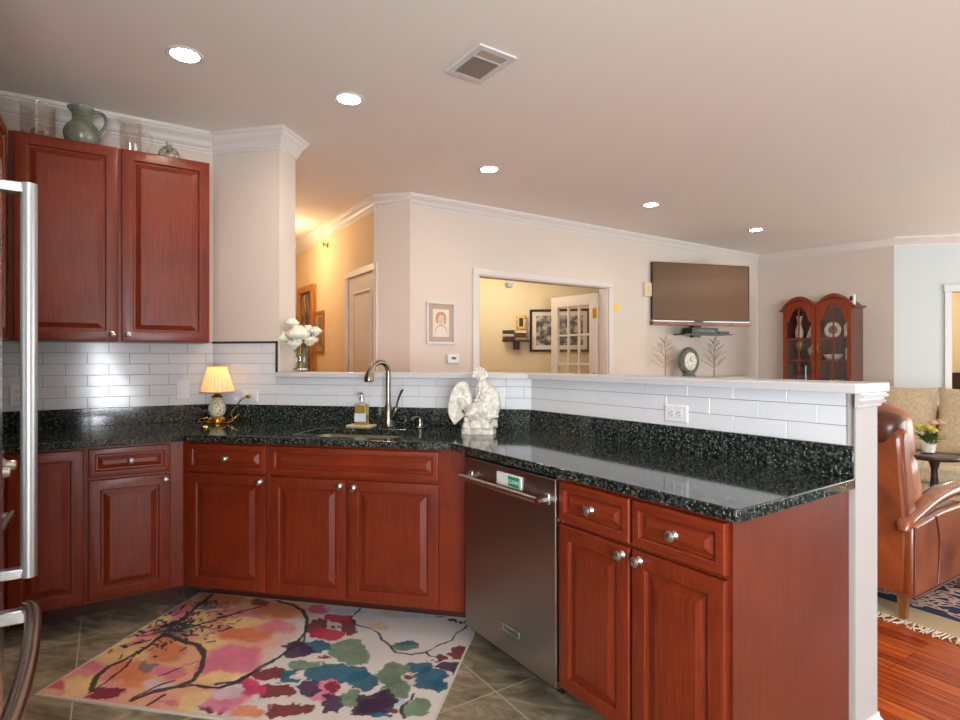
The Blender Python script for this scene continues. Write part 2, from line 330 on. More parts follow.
RBL=[('or', 1, -2.174, 2.62, 0.074, 0.016, 0.101, -0.122),('or', 1, -2.004, 2.718, 0.151, 0.033, 0.068, -0.091),('or', 1, -2.023, 2.329, 0.066, 0.014, 0.068, -0.078),('or', 1, -1.886, 2.001, 0.105, 0.023, 0.108, -0.114),('or', 1, -1.896, 2.197, 0.093, 0.02, 0.089, -0.103),('or', 1, -1.682, 2.403, 0.11, 0.024, 0.043, -0.061),('or', 1, -1.816, 2.5, 0.092, 0.02, 0.048, -0.067),('pk', 1, -2.107, 2.01, 0.059, 0.012, 0.04, -0.039),('mg', 1, -2.111, 1.873, 0.055, 0.012, 0.039, -0.035),('pk', 1, -1.57, 2.226, 0.123, 0.026, 0.073, -0.103),('pk', 1, -1.607, 2.118, 0.089, 0.019, 0.06, -0.079),('pk', 1, -2.08, 2.524, 0.071, 0.016, 0.057, -0.069),('pk', 1, -1.746, 2.05, 0.077, 0.017, 0.039, -0.046),('pk', 1, -1.397, 1.937, 0.098, 0.021, 0.039, -0.053),('pk', 1, -1.579, 1.866, 0.07, 0.016, 0.027, -0.032),('mg', 1, -1.363, 1.993, 0.036, 0.008, 0.038, -0.056),('lv', 1, -2.16, 2.535, 0.048, 0.011, 0.04, -0.047),('ye', 1, -2.093, 2.092, 0.101, 0.022, 0.049, -0.049),('ye', 1, -2.017, 1.902, 0.075, 0.016, 0.058, -0.055),('ye', 1, -1.499, 2.049, 0.113, 0.024, 0.027, -0.038),('ye', 1, -1.731, 2.492, 0.114, 0.025, 0.03, -0.044),('ye', 1, -1.523, 1.926, 0.08, 0.017, 0.023, -0.03),('lw', 1, -1.716, 1.95, 0.074, 0.016, 0.035, -0.039),('lw', 1, -1.426, 1.963, 0.054, 0.012, 0.03, -0.041),('mr', 0, -1.875, 1.862, 0.063, 0.014, 0.032, -0.031),('mr', 0, -1.435, 1.845, 0.026, 0.006, 0.018, -0.022),('mr', 0, -1.366, 1.853, 0.017, 0.003, 0.014, -0.019),('gy', 1, -2.051, 2.647, 0.062, 0.013, 0.049, -0.063),('gy', 1, -1.871, 2.061, 0.039, 0.008, 0.056, -0.063),('gy', 1, -1.996, 2.359, 0.088, 0.019, 0.067, -0.08),('or', 1, -1.635, 2.667, 0.149, 0.032, 0.058, -0.094),('or', 1, -1.622, 2.395, 0.125, 0.027, 0.046, -0.068),('or', 1, -1.266, 1.869, 0.065, 0.014, 0.024, -0.036),('mg', 1, -1.44, 2.709, 0.069, 0.015, 0.039, -0.072),('pk', 1, -1.548, 2.505, 0.097, 0.021, 0.045, -0.073),('pk', 1, -1.542, 2.164, 0.124, 0.027, 0.072, -0.101),('pk', 1, -1.39, 1.884, 0.083, 0.018, 0.035, -0.048),('pk', 1, -1.061, 2.014, 0.051, 0.012, 0.021, -0.04),('ye', 1, -1.729, 2.515, 0.154, 0.033, 0.03, -0.043),('ye', 1, -1.512, 2.062, 0.082, 0.018, 0.03, -0.04),('ye', 1, -1.515, 1.857, 0.05, 0.011, 0.039, -0.048),('mr', 1, -1.784, 2.734, 0.072, 0.015, 0.033, -0.051),('mr', 0, -1.342, 2.525, 0.054, 0.012, 0.044, -0.083),('mr', 0, -1.202, 2.567, 0.041, 0.009, 0.037, -0.08),('cr', 0, -1.289, 2.635, 0.072, 0.016, 0.022, -0.045),('cr', 0, -1.272, 2.482, 0.073, 0.016, 0.026, -0.051),('mr', 0, -1.349, 2.115, 0.074, 0.016, 0.024, -0.038),('mr', 0, -1.249, 2.012, 0.074, 0.016, 0.03, -0.047),('mg', 0, -1.354, 2.014, 0.053, 0.011, 0.035, -0.052),('mr', 0, -1.134, 1.911, 0.082, 0.018, 0.025, -0.042),('wh', 0, -1.277, 2.556, 0.035, 0.007, 0.018, -0.034),('mr', 0, -1.272, 2.552, 0.015, 0.003, 0.007, -0.015),('te', 0, -1.267, 2.362, 0.081, 0.018, 0.028, -0.051),('pu', 0, -1.326, 2.329, 0.069, 0.015, 0.035, -0.063),('gr', 0, -1.099, 2.357, 0.084, 0.019, 0.048, -0.102),('gr', 0, -1.233, 2.203, 0.07, 0.015, 0.023, -0.042),('wh', 0, -1.184, 2.289, 0.033, 0.007, 0.016, -0.031),('mr', 0, -1.184, 2.289, 0.023, 0.005, 0.009, -0.017),('te', 0, -1.248, 2.119, 0.045, 0.01, 0.026, -0.044),('te', 0, -1.065, 2.176, 0.138, 0.03, 0.034, -0.068),('te', 0, -0.943, 2.151, 0.071, 0.016, 0.029, -0.066),('wh', 0, -1.225, 2.133, 0.027, 0.006, 0.01, -0.018),('pu', 0, -1.13, 2.062, 0.048, 0.01, 0.027, -0.049),('pk', 0, -1.055, 2.078, 0.043, 0.01, 0.021, -0.042),('mr', 0, -1.042, 2.081, 0.026, 0.006, 0.013, -0.026),('pu', 0, -0.996, 1.999, 0.04, 0.008, 0.026, -0.052),('gr', 0, -0.939, 2.026, 0.042, 0.009, 0.024, -0.053),('pu', 0, -0.839, 2.018, 0.075, 0.016, 0.026, -0.062),('lb', 1, -0.919, 2.779, 0.245, 0.053, 0.016, -0.047),('lb', 1, -1.281, 2.723, 0.089, 0.02, 0.02, -0.041),('pe', 1, -1.061, 2.605, 0.042, 0.009, 0.017, -0.042),('pe', 1, -1.05, 2.762, 0.059, 0.013, 0.008, -0.022),('te', 0, -0.872, 2.469, 0.052, 0.012, 0.015, -0.043),('gr', 0, -0.872, 2.442, 0.06, 0.013, 0.011, -0.03),('gr', 0, -0.848, 2.232, 0.059, 0.013, 0.028, -0.075),('gr', 0, -0.79, 2.143, 0.057, 0.012, 0.025, -0.069),('te', 0, -0.751, 2.299, 0.068, 0.015, 0.014, -0.043),('te', 0, -0.685, 2.223, 0.067, 0.014, 0.024, -0.077),('te', 0, -0.642, 2.189, 0.042, 0.009, 0.016, -0.052),('wh', 0, -0.76, 2.199, 0.039, 0.009, 0.01, -0.029),('mr', 0, -0.76, 2.209, 0.024, 0.006, 0.006, -0.017),('pu', 0, -0.63, 2.326, 0.048, 0.01, 0.011, -0.041),('pu', 0, -0.595, 2.272, 0.019, 0.004, 0.013, -0.05),('gr', 0, -0.677, 2.024, 0.047, 0.01, 0.023, -0.067),('lb', 0, -0.756, 2.05, 0.019, 0.004, 0.009, -0.023),('pu', 0, -0.848, 1.987, 0.064, 0.013, 0.021, -0.05),('pu', 0, -0.814, 2.057, 0.041, 0.009, 0.018, -0.044),('mr', 0, -0.632, 2.45, 0.041, 0.008, 0.011, -0.046),('mr', 0, -0.691, 2.386, 0.025, 0.005, 0.009, -0.031),('mr', 0, -0.747, 1.996, 0.021, 0.005, 0.007, -0.02),('te', 0, -0.787, 1.952, 0.035, 0.007, 0.006, -0.016),('bk', 0, -0.732, 2.74, 0.023, 0.005, 0.005, -0.02),('bk', 0, -0.802, 2.77, 0.014, 0.003, 0.003, -0.011),('bk', 0, -0.655, 2.751, 0.019, 0.004, 0.009, -0.037),('bk', 0, -0.68, 2.73, 0.019, 0.004, 0.003, -0.012),]
RLN=[(0.0109, [(-2.106, 2.827), (-2.077, 2.626), (-2.042, 2.478), (-2.023, 2.329), (-1.996, 2.197), (-2.007, 2.09), (-2.028, 2.027), (-2.015, 1.955), (-1.95, 1.866)]),(0.0073, [(-1.751, 2.682), (-1.832, 2.578), (-1.885, 2.485), (-1.958, 2.392), (-1.988, 2.349)]),(0.0127, [(-2.014, 2.319), (-1.878, 2.279), (-1.791, 2.264), (-1.721, 2.214), (-1.638, 2.092), (-1.61, 2.007), (-1.636, 1.959), (-1.703, 1.911), (-1.741, 1.847)]),(0.0073, [(-1.394, 2.136), (-1.417, 2.103), (-1.436, 2.036), (-1.474, 1.985), (-1.531, 1.976), (-1.598, 1.979)]),(0.0055, [(-1.998, 2.133), (-1.96, 2.042), (-1.943, 1.953), (-1.939, 1.893), (-1.943, 1.843)]),(0.0046, [(-1.692, 2.138), (-1.731, 2.072), (-1.767, 2.009)]),(0.0055, [(-1.685, 1.991), (-1.71, 1.968), (-1.727, 1.914), (-1.753, 1.86)]),(0.0082, [(-1.649, 1.898), (-1.655, 1.858), (-1.659, 1.826)]),(0.0087, [(-1.751, 2.801), (-1.677, 2.757), (-1.602, 2.744), (-1.502, 2.682), (-1.439, 2.603), (-1.377, 2.47), (-1.368, 2.362), (-1.372, 2.239), (-1.407, 2.156), (-1.417, 2.092), (-1.44, 2.036), (-1.501, 2.006)]),(0.0061, [(-1.389, 2.491), (-1.338, 2.389), (-1.365, 2.3), (-1.38, 2.199), (-1.405, 2.121), (-1.426, 2.03), (-1.471, 1.98), (-1.575, 1.982), (-1.626, 1.955)]),(0.0053, [(-1.231, 2.794), (-1.232, 2.665), (-1.181, 2.6), (-1.099, 2.576), (-1.026, 2.531), (-1.003, 2.488), (-0.951, 2.452), (-0.9, 2.392), (-0.825, 2.386), (-0.764, 2.421), (-0.736, 2.48), (-0.681, 2.548), (-0.682, 2.606), (-0.651, 2.673), (-0.654, 2.746)]),(0.0045, [(-0.764, 2.421), (-0.741, 2.392), (-0.709, 2.387)]),(0.006, [(-0.716, 2.105), (-0.714, 2.066), (-0.731, 2.024), (-0.722, 1.99), (-0.701, 1.962)]),]
# ---------------- structure ----------------
CE=2.71
struct('floor',MB().prism([(-7,3.27),(-.37,3.27),fr('Q',6.0,2.08)[:2],(2.9+2.2,-3.1),(-7,-3.1)],-.05,0),M['floor'])
struct('floor_living',MB().box(-8,-3.1,-.06,6.6,11,-.003),M['planks'])
struct('ceiling',MB().box(-8,-3.1,CE,6.6,11,CE+.1),M['ceil'])
struct('wall_left',MB().box(-1.0,3.97,0,.62,4.1,CE),M['wall'],'L')
struct('wall_back',MB().box(-2.47,3.197,0,-1.955,3.387,CE),M['wall'])
hw=[(-1.955,3.197),atY(2.012,3.197),fr('Q',-.911,2.012)[:2],fr('Q',-.911,2.156)[:2],atY(2.156,3.34),(-1.955,3.34)]
struct('wall_peninsula',MB().prism(hw,0,1.185),M['wall'])
struct('wall_range',MB().box(-4.05,-1.12,0,1.2,-1.0,CE),M['wall'],'P')
struct('wall_rear',MB().box(.1,-3.0,0,6.5,-2.9,CE).box(.02,-3.0,0,.14,-1.5,CE),M['wall'])
struct('wall_right',MB().box(6.5,-3.0,0,6.6,11,CE),M['wall'])
struct('wall_den_side',MB().box(2.207,4.55,0,2.908,4.67,CE).box(2.908,4.55,2.085,4.60,4.67,CE).box(4.60,4.55,0,7.47,4.67,CE),M['wall'],'D')
struct('wall_short',MB().box(-1.96,4.69,0,-1.629,4.81,CE),M['wall'])
struct('wall_hall',MB().box(-8.5,1.96,0,-5.43,2.08,CE).box(-5.43,1.96,2.09,-4.73,2.08,CE).box(-4.73,1.96,0,-4.67,2.08,CE),M['hallwall'],'P')
struct('wall_hall_far',MB().box(-8.6,.5,0,-8.5,2.08,CE),M['hallwall'],'P')
struct('wall_hall_left',MB().box(-8.5,.5,0,-4.05,.6,CE),M['hallwall'],'P')
E0=Vector((2.04,8.475));E1=Vector((3.286,7.55)); dE=(E1-E0).normalized(); nE=Vector((-dE.y,dE.x))
struct('wall_living_corner',MB().prism([tuple(E0),tuple(E1),tuple(E1+nE*.12+dE*.05),tuple(E0+nE*.12)],0,CE),M['wall'])
struct('wall_living_far',MB().box(3.286,7.55,0,3.86,7.67,CE).box(3.86,7.55,2.07,5.0,7.67,CE).box(5.0,7.55,0,6.55,7.67,CE),M['coolwall'])
struct('wall_den_back',MB().box(-3.9,7.62,0,1.08,7.74,CE),M['denwall'])
struct('wall_den_left',MB().box(-3.9,6.2,0,-3.8,7.7,CE),M['denwall'])
struct('wall_bedroom',MB().box(3.3,10.2,0,6.5,10.3,CE),M['denwall'])
# tiles
def tiles(name,frame,a0,a1,cw,z1,joint,parent=None):
    g=MB().box(a0,cw-.0045,1.0156,a1,cw,z1)
    t=MB(); H=.0634; W=.204; r=0; z=1.0156
    while z<z1-.004:
        zt=min(z+H-.0018,z1); off=joint+(W/2 if r%2 else 0)
        k=math.floor((a0-off)/W); a=off+k*W
        while a<a1:
            xs=max(a+.0009,a0); xe=min(a+W-.0009,a1)
            if xe-xs>.006:
                m=MB().rings(xe-xs,zt-z,[(0,0),(0,-.0078),(.0008,-.0085)]); t.add([(v[0]+xs,v[1]+cw,v[2]+z) for v in m.v],m.f)
            a+=W
        z+=H; r+=1
    o=t.build('wall_tiling',M['tile'],smooth=0); o.location=fr(frame,0,0); o.rotation_euler=(0,0,ROT[frame]); o['kind']='structure'
    g.build('grout',M['grout'],o,smooth=0)
    return o
tiles('L','L',-.99,.5515,3.97,1.395,-.104)
tiles('S','S',-2.417,-1.972,3.197,1.397,-1.97)
tiles('S','S',-1.972,atY(2.012,3.197)[0],3.197,1.185,-1.97)
tiles('P','Q',aQ(2.012,3.197),-.900,2.012,1.185,-1.31)
struct('trim_1',MB().box(-1.974,3.184,1.185,-1.964,3.197,1.407).box(-2.417,3.184,1.397,-1.964,3.197,1.407),M['darktrim'])
struct('trim_2',MB().box(-.900,2.0,1.0156,-.890,2.012,1.185),M['darktrim'],'Q')
struct('trim_3',MB().box(-.911,2.0,0,-.884,2.152,1.185).box(-.911,1.998,0,-.886,2.0,.878),M['post'],'Q',bevel=.001)
# cap over the half wall
struct('trim_4',MB().prism([(-1.955,3.150),atY(1.965,3.150),fr('Q',-.868,1.965)[:2],fr('Q',-.868,2.205)[:2],atY(2.205,3.389),(-1.955,3.389)],1.185,1.217),M['capwhite'],bevel=.004)
prof=[(0,1.105),(.008,1.108),(.012,1.118),(.01,1.124),(.02,1.128),(.026,1.14),(.018,1.147),(.016,1.156),(.028,1.160),(.031,1.172),(.024,1.178),(.024,1.185),(0,1.185)]
prof=[(o*.8,1.185-(1.185-z)*.6) for o,z in prof]
struct('trim_5',MB().sweep([fr('Q',-.884,1.99)[:2],fr('Q',-.884,2.152)[:2],atY(2.152,3.346),(-1.955,3.346)],prof,1),M['capwhite'])
bp=[(0,0),(.016,0),(.016,.085),(.012,.095),(.006,.105),(.004,.12),(0,.12)]
struct('baseboard_peninsula',MB().sweep([fr('Q',-.884,2.0)[:2],fr('Q',-.884,2.152)[:2],atY(2.152,3.346),(-1.955,3.346)],bp,1),M['white'])
cr=[(0,-.15),(.010,-.15),(.012,-.138),(.020,-.132),(.022,-.118),(.030,-.112),(.040,-.085),(.062,-.055),(.080,-.04),(.084,-.028),(.094,-.024),(.096,0),(0,0)]
cr=[(o*.66,z*.82+CE) for o,z in cr]
struct('trim_6',MB().sweep([fr('P',-1.2,-1.0)[:2],fr('P',-3.97,-1.0)[:2],(-2.417,3.197),(-1.955,3.197),(-1.955,3.387),(-2.4,3.387)],cr,1),M['trimsoft'])
cr=[(o*1.05,CE+(z-CE)*.88) for o,z in cr]
struct('trim_7',MB().sweep([fr('P',-8.5,1.96)[:2],(-1.918,4.69),(-1.629,4.69),tuple(E0),tuple(E1),(6.5,7.55)],cr,1),M['trimsoft'])
struct('baseboard_living',MB().sweep([fr('D',4.66,4.55)[:2],tuple(E0),tuple(E1),(3.79,7.55)],bp,1),M['white'])
# den doorway casing (L frame)
cs=MB()
for a in (2.84,4.60): cs.box(a,4.532,0,a+.068,4.55,2.08)
cs.box(2.84,4.53,2.08,4.668,4.55,2.135)
cs.box(2.908,4.55,0,2.923,4.67,2.085).box(4.585,4.55,0,4.60,4.67,2.085).box(2.923,4.55,2.07,4.585,4.67,2.085)
struct('trim_8',cs,M['trimsoft'],'D',bevel=.003)
# hall door (P frame) with casing
cs=MB(); cs.box(-5.48,1.94,0,-5.42,1.96,2.09).box(-4.74,1.94,0,-4.675,1.96,2.09).box(-5.48,1.938,2.08,-4.675,1.96,2.14)
struct('trim_9',cs,M['doorwhite'],'P',bevel=.003)
def panel_leaf(w,h,panels,t=.035,y=0):
    m=MB().box(0,y,0,w,y+t,h)
    for (x0,z0,x1,z1) in panels:
        r=MB().rings(x1-x0,z1-z0,[(0,0),(.0,-.004),(.008,-.008),(.016,.0),(.03,.001),(.05,-.006)]); m.add([(v[0]+x0,v[1]+y,v[2]+z0) for v in r.v],r.f)
    return m
d=struct('door_1',panel_leaf(.68,2.07,[(.12,1.05,.56,1.92),(.12,.2,.56,.95)]),M['doorwhite'])
d.location=fr('P',-5.42,1.965,.01); d.rotation_euler=(0,0,-PI/4)
for z in (.3,1.75):
    MB().lathe([(.006,-.05),(.006,.05)],10).build('door_hinge',M['white'],d,(0.0,-.008,z))
MB().lathe([(.0,-.06),(.022,-.055),(.026,-.04),(.012,-.02),(.012,0),(.026,0)],16,'-y').build('door_handle',M['brass'],d,(.62,0,.95),rot=(0,0,PI)).rotation_euler=(0,0,0)
# french door leaf, open into the den
def french(nm,loc,rz,W=.70,H=2.02):
    f=MB().box(0,0,0,.105,.038,H).box(W-.105,0,0,W,.038,H).box(.105,0,0,W-.105,.038,.24).box(.105,0,H-.12,W-.105,.038,H)
    wi=W-.21
    for k in (1,2): f.box(.105+wi*k/3-.011,.006,.24,.105+wi*k/3+.011,.032,H-.12)
    for k in range(1,5): z=.24+(H-.36)*k/5; f.box(.105,.006,z-.011,W-.105,.032,z+.011)
    o=struct(nm,f,M['doorwhite'],bevel=.002); o.location=loc; o.rotation_euler=(0,0,rz)
    MB().box(.105,.017,.24,W-.105,.021,H-.12).build('pane',M['glass'],o)
    for z in (.25,1.08,1.80): 
        MB().box(-.004,.038,z-.055,.045,.044,z+.055).lathe([(.009,-.055),(.009,.055)],10,cx=-.006,cy=.042,cz=z).build('door_hinge',M['brass'],o)
    MB().lathe([(.0,-.06),(.022,-.055),(.026,-.04),(.012,-.02),(.012,0),(.026,0)],16,'-y').build('door_handle',M['brass'],o,(W-.05,0,.95))
    return o
french('door_2',fr('D',4.583,4.675,.01),math.radians(140))
# bedroom opening casing
cs=MB(); cs.box(3.79,7.525,0,3.86,7.55,2.07).box(5.0,7.525,0,5.07,7.55,2.07).box(3.78,7.52,2.07,5.08,7.55,2.15)
struct('trim_10',cs,M['white'],bevel=.003)
# ---------------- ceiling fittings ----------------
lens=plain('lamp_lens_glow',(1,1,1,1),.4,emis=(1,.86,.68,1),es=14)
def downlight(x,y,label,power=16,col=WARM,group=None):
    t=thing('recessed_ceiling_light',label,'ceiling light','W',(x,y,CE),group=group)
    MB().lathe([(.060,-.001),(.062,-.005),(.074,-.007),(.080,-.004),(.080,0)],32).build('trim_ring',M['white'],t)
    MB().lathe([(0,-.004),(.061,-.004)],32).build('lens',lens,t)
    l=bpy.data.lights.new('downlight_lamp','SPOT'); l.energy=power; l.color=col; l.spot_size=math.radians(165); l.spot_blend=.9; l.shadow_soft_size=.07
    o=bpy.data.objects.new('downlight_lamp',l); COL.objects.link(o); o.parent=t; o.location=(0,0,-.03)
    return t
downlight(-1.905,2.322,'round recessed ceiling light nearest the wall cabinets, largest in view')
downlight(-1.356,2.902,'round recessed ceiling light above the sink, between the column and the air vent')
downlight(-.839,4.194,'round recessed ceiling light in front of the portrait wall, middle of the row')
downlight(.414,5.464,'round recessed ceiling light above and to the left of the television')
downlight(1.61,6.754,'farthest round recessed ceiling light, near the corner by the china cabinet')
t=thing('hall_ceiling_lamp','glowing dome lamp on the hallway ceiling behind the column','ceiling light','W',(-3.36,5.30,CE))
MB().lathe([(.09,0),(.09,-.02),(.0,-.02)],24).build('canopy',M['brass'],t)
MB().lathe([(0,-.13),(.05,-.125),(.10,-.09),(.125,-.04),(.12,-.02)],28).build('glass_dome',plain('lit_dome',(1,1,1,1),.5,emis=(1,.68,.36,1),es=3),t)
l_=bpy.data.lights.new('hall_bulb','POINT'); l_.energy=25; l_.color=(1,.72,.42); l_.shadow_soft_size=.16; o_=bpy.data.objects.new('hall_bulb',l_); COL.objects.link(o_); o_.parent=t; o_.location=(0,0,-.22)
def plainspot(x,y,e,col):
    l=bpy.data.lights.new('room_lamp','POINT'); l.energy=e; l.color=col; l.shadow_soft_size=.25
    o=bpy.data.objects.new('room_lamp',l); COL.objects.link(o); o.location=(x,y,2.3)
plainspot(-1.5,6.7,28,(1,.82,.55)); plainspot(4.6,9.0,45,(1,.78,.5))
v=thing('ceiling_air_vent','white metal air register in the ceiling with dark louvres','air vent','P',(fr('W',0,0)[0]-2.3425,1.43,CE))
v.location=(-.5825,2.6975,CE); v.rotation_euler=(0,0,math.radians(47))
f=MB(); f.box(-.105,-.15,-.008,.105,-.118,0).box(-.105,.118,-.008,.105,.15,0).box(-.105,-.118,-.008,-.075,.118,0).box(.075,-.118,-.008,.105,.118,0).box(-.075,-.064,-.009,.075,-.054,0)
f.build('frame',M['white'],v)
MB().box(-.075,-.118,-.002,.075,.118,-.0005).build('backing',M['blackgap'],v)
for i in range(11):
    x=-.068+i*.0136
    MB().box(x,-.052,-.008,x+.004,.117,-.002).build('louvre',M['mattan'],v)
for i in range(4):
    y=-.112+i*.0135; MB().box(-.074,y,-.008,.074,y+.004,-.002).build('louvre',M['mattan'],v)
# ---------------- cabinets ----------------
KP=[(0,0),(.013,.0),(.010,.004),(.007,.010),(.008,.014),(.015,.019),(.016,.023),(.011,.027),(0,.0285)]
def knob(parent,x,y,z):
    return MB().lathe(KP,18,'-y').build('knob',M['nickel'],parent,(x,y,z))
def front(parent,nm,x,z,w,h,knobat=None,f=None,m=None,t=.02):
    small=h<.2
    f=f or (.036 if small else .058); s=.020 if small else .026
    rg=[(0,0),(0,-t+.005),(.0025,-t+.001),(.006,-t),(f-.010,-t),(f-.006,-t+.003),(f-.004,-t+.012),(f+.003,-t+.012),(f+.003+s,-t+.001),(f+.006+s,-t+.001)]
    o=MB().rings(w,h,rg).build(nm,m or (M['cherryh'] if small else M['cherry']),parent,(x,0,z),smooth=20)
    if knobat: knob(o,knobat[0],-t,knobat[1])
    return o
def carcass(t,w,depth,z0=.13,z1=.879,toe=True,top=None):
    MB().box(0,.02,z0,w,depth,top or z1).build('carcass',M['cherry'],t)
    fm=MB().box(0,0,z0,w,.02,z1); fm.build('face_frame',M['cherry'],t,bevel=.001)
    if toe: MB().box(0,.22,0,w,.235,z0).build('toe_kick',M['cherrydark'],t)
def base(frame,a0,w,cf,depth,label,top=None): 
    t=thing('base_cabinet',label,'cabinet',frame,(a0,cf,0),group='cherry base cabinets'); carcass(t,w,depth,top=top); return t
# L run
t=base('L',-.405,.312,3.315,.655,'cherry base cabinet with one tall door beside the refrigerator handle')
front(t,'door',.02,.145,.284,.722,None)
t=base('L',-.093,.4126,3.315,.655,'cherry base cabinet with drawer over door in the left corner, left of the rug')
front(t,'drawer',.008,.73,.345,.137,(.1725,.068)); front(t,'door',.008,.145,.345,.572,(.322,.545))
# S run
t=base('S',-2.118,.495,2.57,.626,'narrow cherry base cabinet with drawer over door, below the table lamp')
front(t,'drawer',.042,.73,.437,.137,(.2185,.068)); front(t,'door',.042,.145,.437,.572,(.412,.545))
t=base('S',-1.623,atY(1.399,2.57)[0]+1.623,2.57,.626,'wide cherry sink cabinet with false drawer front over two doors',.66)
front(t,'drawer_front',.012,.73,.862,.137); front(t,'door',.012,.145,.402,.572,(.375,.545)); front(t,'door',.428,.145,.446,.572,(.03,.54))
# P run
t=thing('corner_filler','narrow dark cherry filler strip between sink cabinet and dishwasher','filler panel','Q',(aQ(1.399,2.57),1.399,0))
MB().box(0,0,.13,-2.168-aQ(1.399,2.57),.022,.879).build('panel',M['cherry'],t)
t=base('Q',-1.562,.656,1.357,.628,'cherry base cabinet with two drawers and two doors at the peninsula end')
front(t,'drawer',.008,.73,.318,.137,(.159,.068)); front(t,'drawer',.338,.73,.310,.137,(.155,.068))
front(t,'door',.008,.145,.318,.572,(.292,.545)); front(t,'door',.338,.145,.310,.572,(.03,.545))
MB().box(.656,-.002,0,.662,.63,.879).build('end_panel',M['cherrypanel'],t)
# uppers
t=thing('wall_cabinet','cherry wall cabinet with two tall raised-panel doors, holding pitchers on top','cabinet','L',(-.42,3.64,0))
MB().box(0,.02,1.39,.906,.329,2.425).build('carcass',M['cherry'],t); MB().box(0,0,1.39,.906,.02,2.425).build('face_frame',M['cherry'],t,bevel=.001)
front(t,'door',.022,1.392,.437,1.031,(.41,.035),f=.062); front(t,'door',.474,1.392,.43,1.031,(.028,.035),f=.062)
t=thing('wall_cabinet','cherry wall cabinet seen edge-on above the range at the left edge','cabinet','P',(-3.60,-.42,0))
t.rotation_euler=(0,0,-PI/4)
t=thing('wall_cabinet','cherry wall cabinet seen edge-on above the range at the left edge','cabinet','P',(-1.75,-.42,0),rz=PI) if False else t
MB().box(0,-.55,1.39,1.80,-.02,2.425).build('carcass',M['cherry'],t)
for k in range(4):
    o=MB().rings(.44,1.03,[(0,0),(0,-.016),(.004,-.02),(.054,-.02),(.06,-.011),(.068,-.011),(.09,-.019)]).build('door',M['cherry'],t,(.005+k*.45+.44,-.02,1.392),rot=(0,0,PI),smooth=20)
    MB().lathe([(.004,-.03),(.005,-.03),(.005,.03),(.004,.03)],10).build('hinge',M['nickel'],o,(.44 if k%2 else 0,-.022,.2))
# corner base in range run
t=thing('corner_base_cabinet','cherry corner base cabinet tucked between range and left counter','cabinet','P',(-3.30,-.42,0))
MB().box(-.6,-.56,.13,.77,0,.879).build('carcass',M['cherry'],t); MB().box(-.6,-.5,0,.77,-.075,.13).build('toe_kick',M['cherrydark'],t)
# ---------------- worktop ----------------
def holed(outer,hole,z0,z1):
    bm=bmesh.new(); es=[]
    for poly in (outer,hole):
        vs=[bm.verts.new((x,y,z1)) for x,y in poly]
        es+=[bm.edges.new((vs[i],vs[(i+1)%len(vs)])) for i in range(len(vs))]
    bmesh.ops.triangle_fill(bm,use_beauty=True,use_dissolve=True,edges=es)
    r=bmesh.ops.extrude_face_region(bm,geom=bm.faces[:]); 
    for v in [g for g in r['geom'] if isinstance(g,bmesh.types.BMVert)]: v.co.z=z0
    bm.verts.ensure_lookup_table(); m=MB(); bm.verts.index_update()
    m.add([v.co[:] for v in bm.verts],[[v.index for v in f.verts] for f in bm.faces]); bm.free(); return m
def rrect(x0,y0,x1,y1,r,n=6):
    out=[]
    for cx,cy,a in ((x1-r,y1-r,0),(x0+r,y1-r,90),(x0+r,y0+r,180),(x1-r,y0+r,270)):
        for k in range(n+1):
            t=math.radians(a+90*k/n); out.append((cx+r*math.cos(t),cy+r*math.sin(t)))
    return out
SK=(-1.545,2.605,-.985,2.965)
e1=fr('P',-.868,1.33)[:2]
outer=[fr('P',-3.97,-1.0)[:2],fr('P',-2.53,-1.0)[:2],fr('P',-2.53,-.40)[:2],fr('P',-3.272,-.40)[:2],(-2.098,2.529),atY(1.33,2.529),fr('Q',-.880,1.33)[:2],fr('Q',-.868,1.342)[:2],fr('Q',-.886,2.0)[:2],fr('Q',-.898,2.012)[:2],atY(2.012,3.197),(-2.417,3.197)]
ct=holed(outer,rrect(*SK,.07),.879,.914).build('granite_countertop',M['granite'],bevel=.004,smooth=30)
tag(ct,'polished dark green granite countertop running along three walls of the kitchen','countertop')
MB().box(-.98,3.95,.914,.5435,3.97,1.0156).build('backsplash_strip',M['granite'],ct,rot=(0,0,PI/4),bevel=.002)
MB().box(-2.409,3.177,.914,atY(1.992,3.177)[0],3.197,1.0156).build('backsplash_strip',M['granite'],ct,bevel=.002)
MB().box(aQ(1.992,3.177),1.992,.914,-.889,2.012,1.0156).build('backsplash_strip',M['granite'],ct,loc=fr('Q',0,0),rot=(0,0,ROT['Q']),bevel=.002)
# sink
t=thing('undermount_sink','rounded stainless steel undermount sink in front of the faucet','sink','W',(-1.265,2.785,.879))
rr=rrect(SK[0]+1.265-.004,SK[1]-2.785-.004,SK[2]+1.265+.004,SK[3]-2.785+.004,.074); ri=rrect(SK[0]+1.265+.02,SK[1]-2.785+.02,SK[2]+1.265-.02,SK[3]-2.785-.02,.07)
ro=rrect(SK[0]+1.265-.02,SK[1]-2.785-.02,SK[2]+1.265+.02,SK[3]-2.785+.02,.08); n=len(rr); m=MB()
m.add([(x,y,-.002) for x,y in ro]+[(x,y,-.002) for x,y in rr]+[(x*.98,y*.98,-.17) for x,y in rr]+[(x,y,-.19) for x,y in ri],
  [(k*n+i,k*n+(i+1)%n,(k+1)*n+(i+1)%n,(k+1)*n+i) for k in range(3) for i in range(n)]+[list(range(3*n,4*n))])
m.build('basin',M['sinkm'],t,smooth=50); MB().lathe([(0,.0),(.02,.0),(.038,.004),(.045,.002)],24).build('drain',M['nickel'],t,(0,0,-.189))
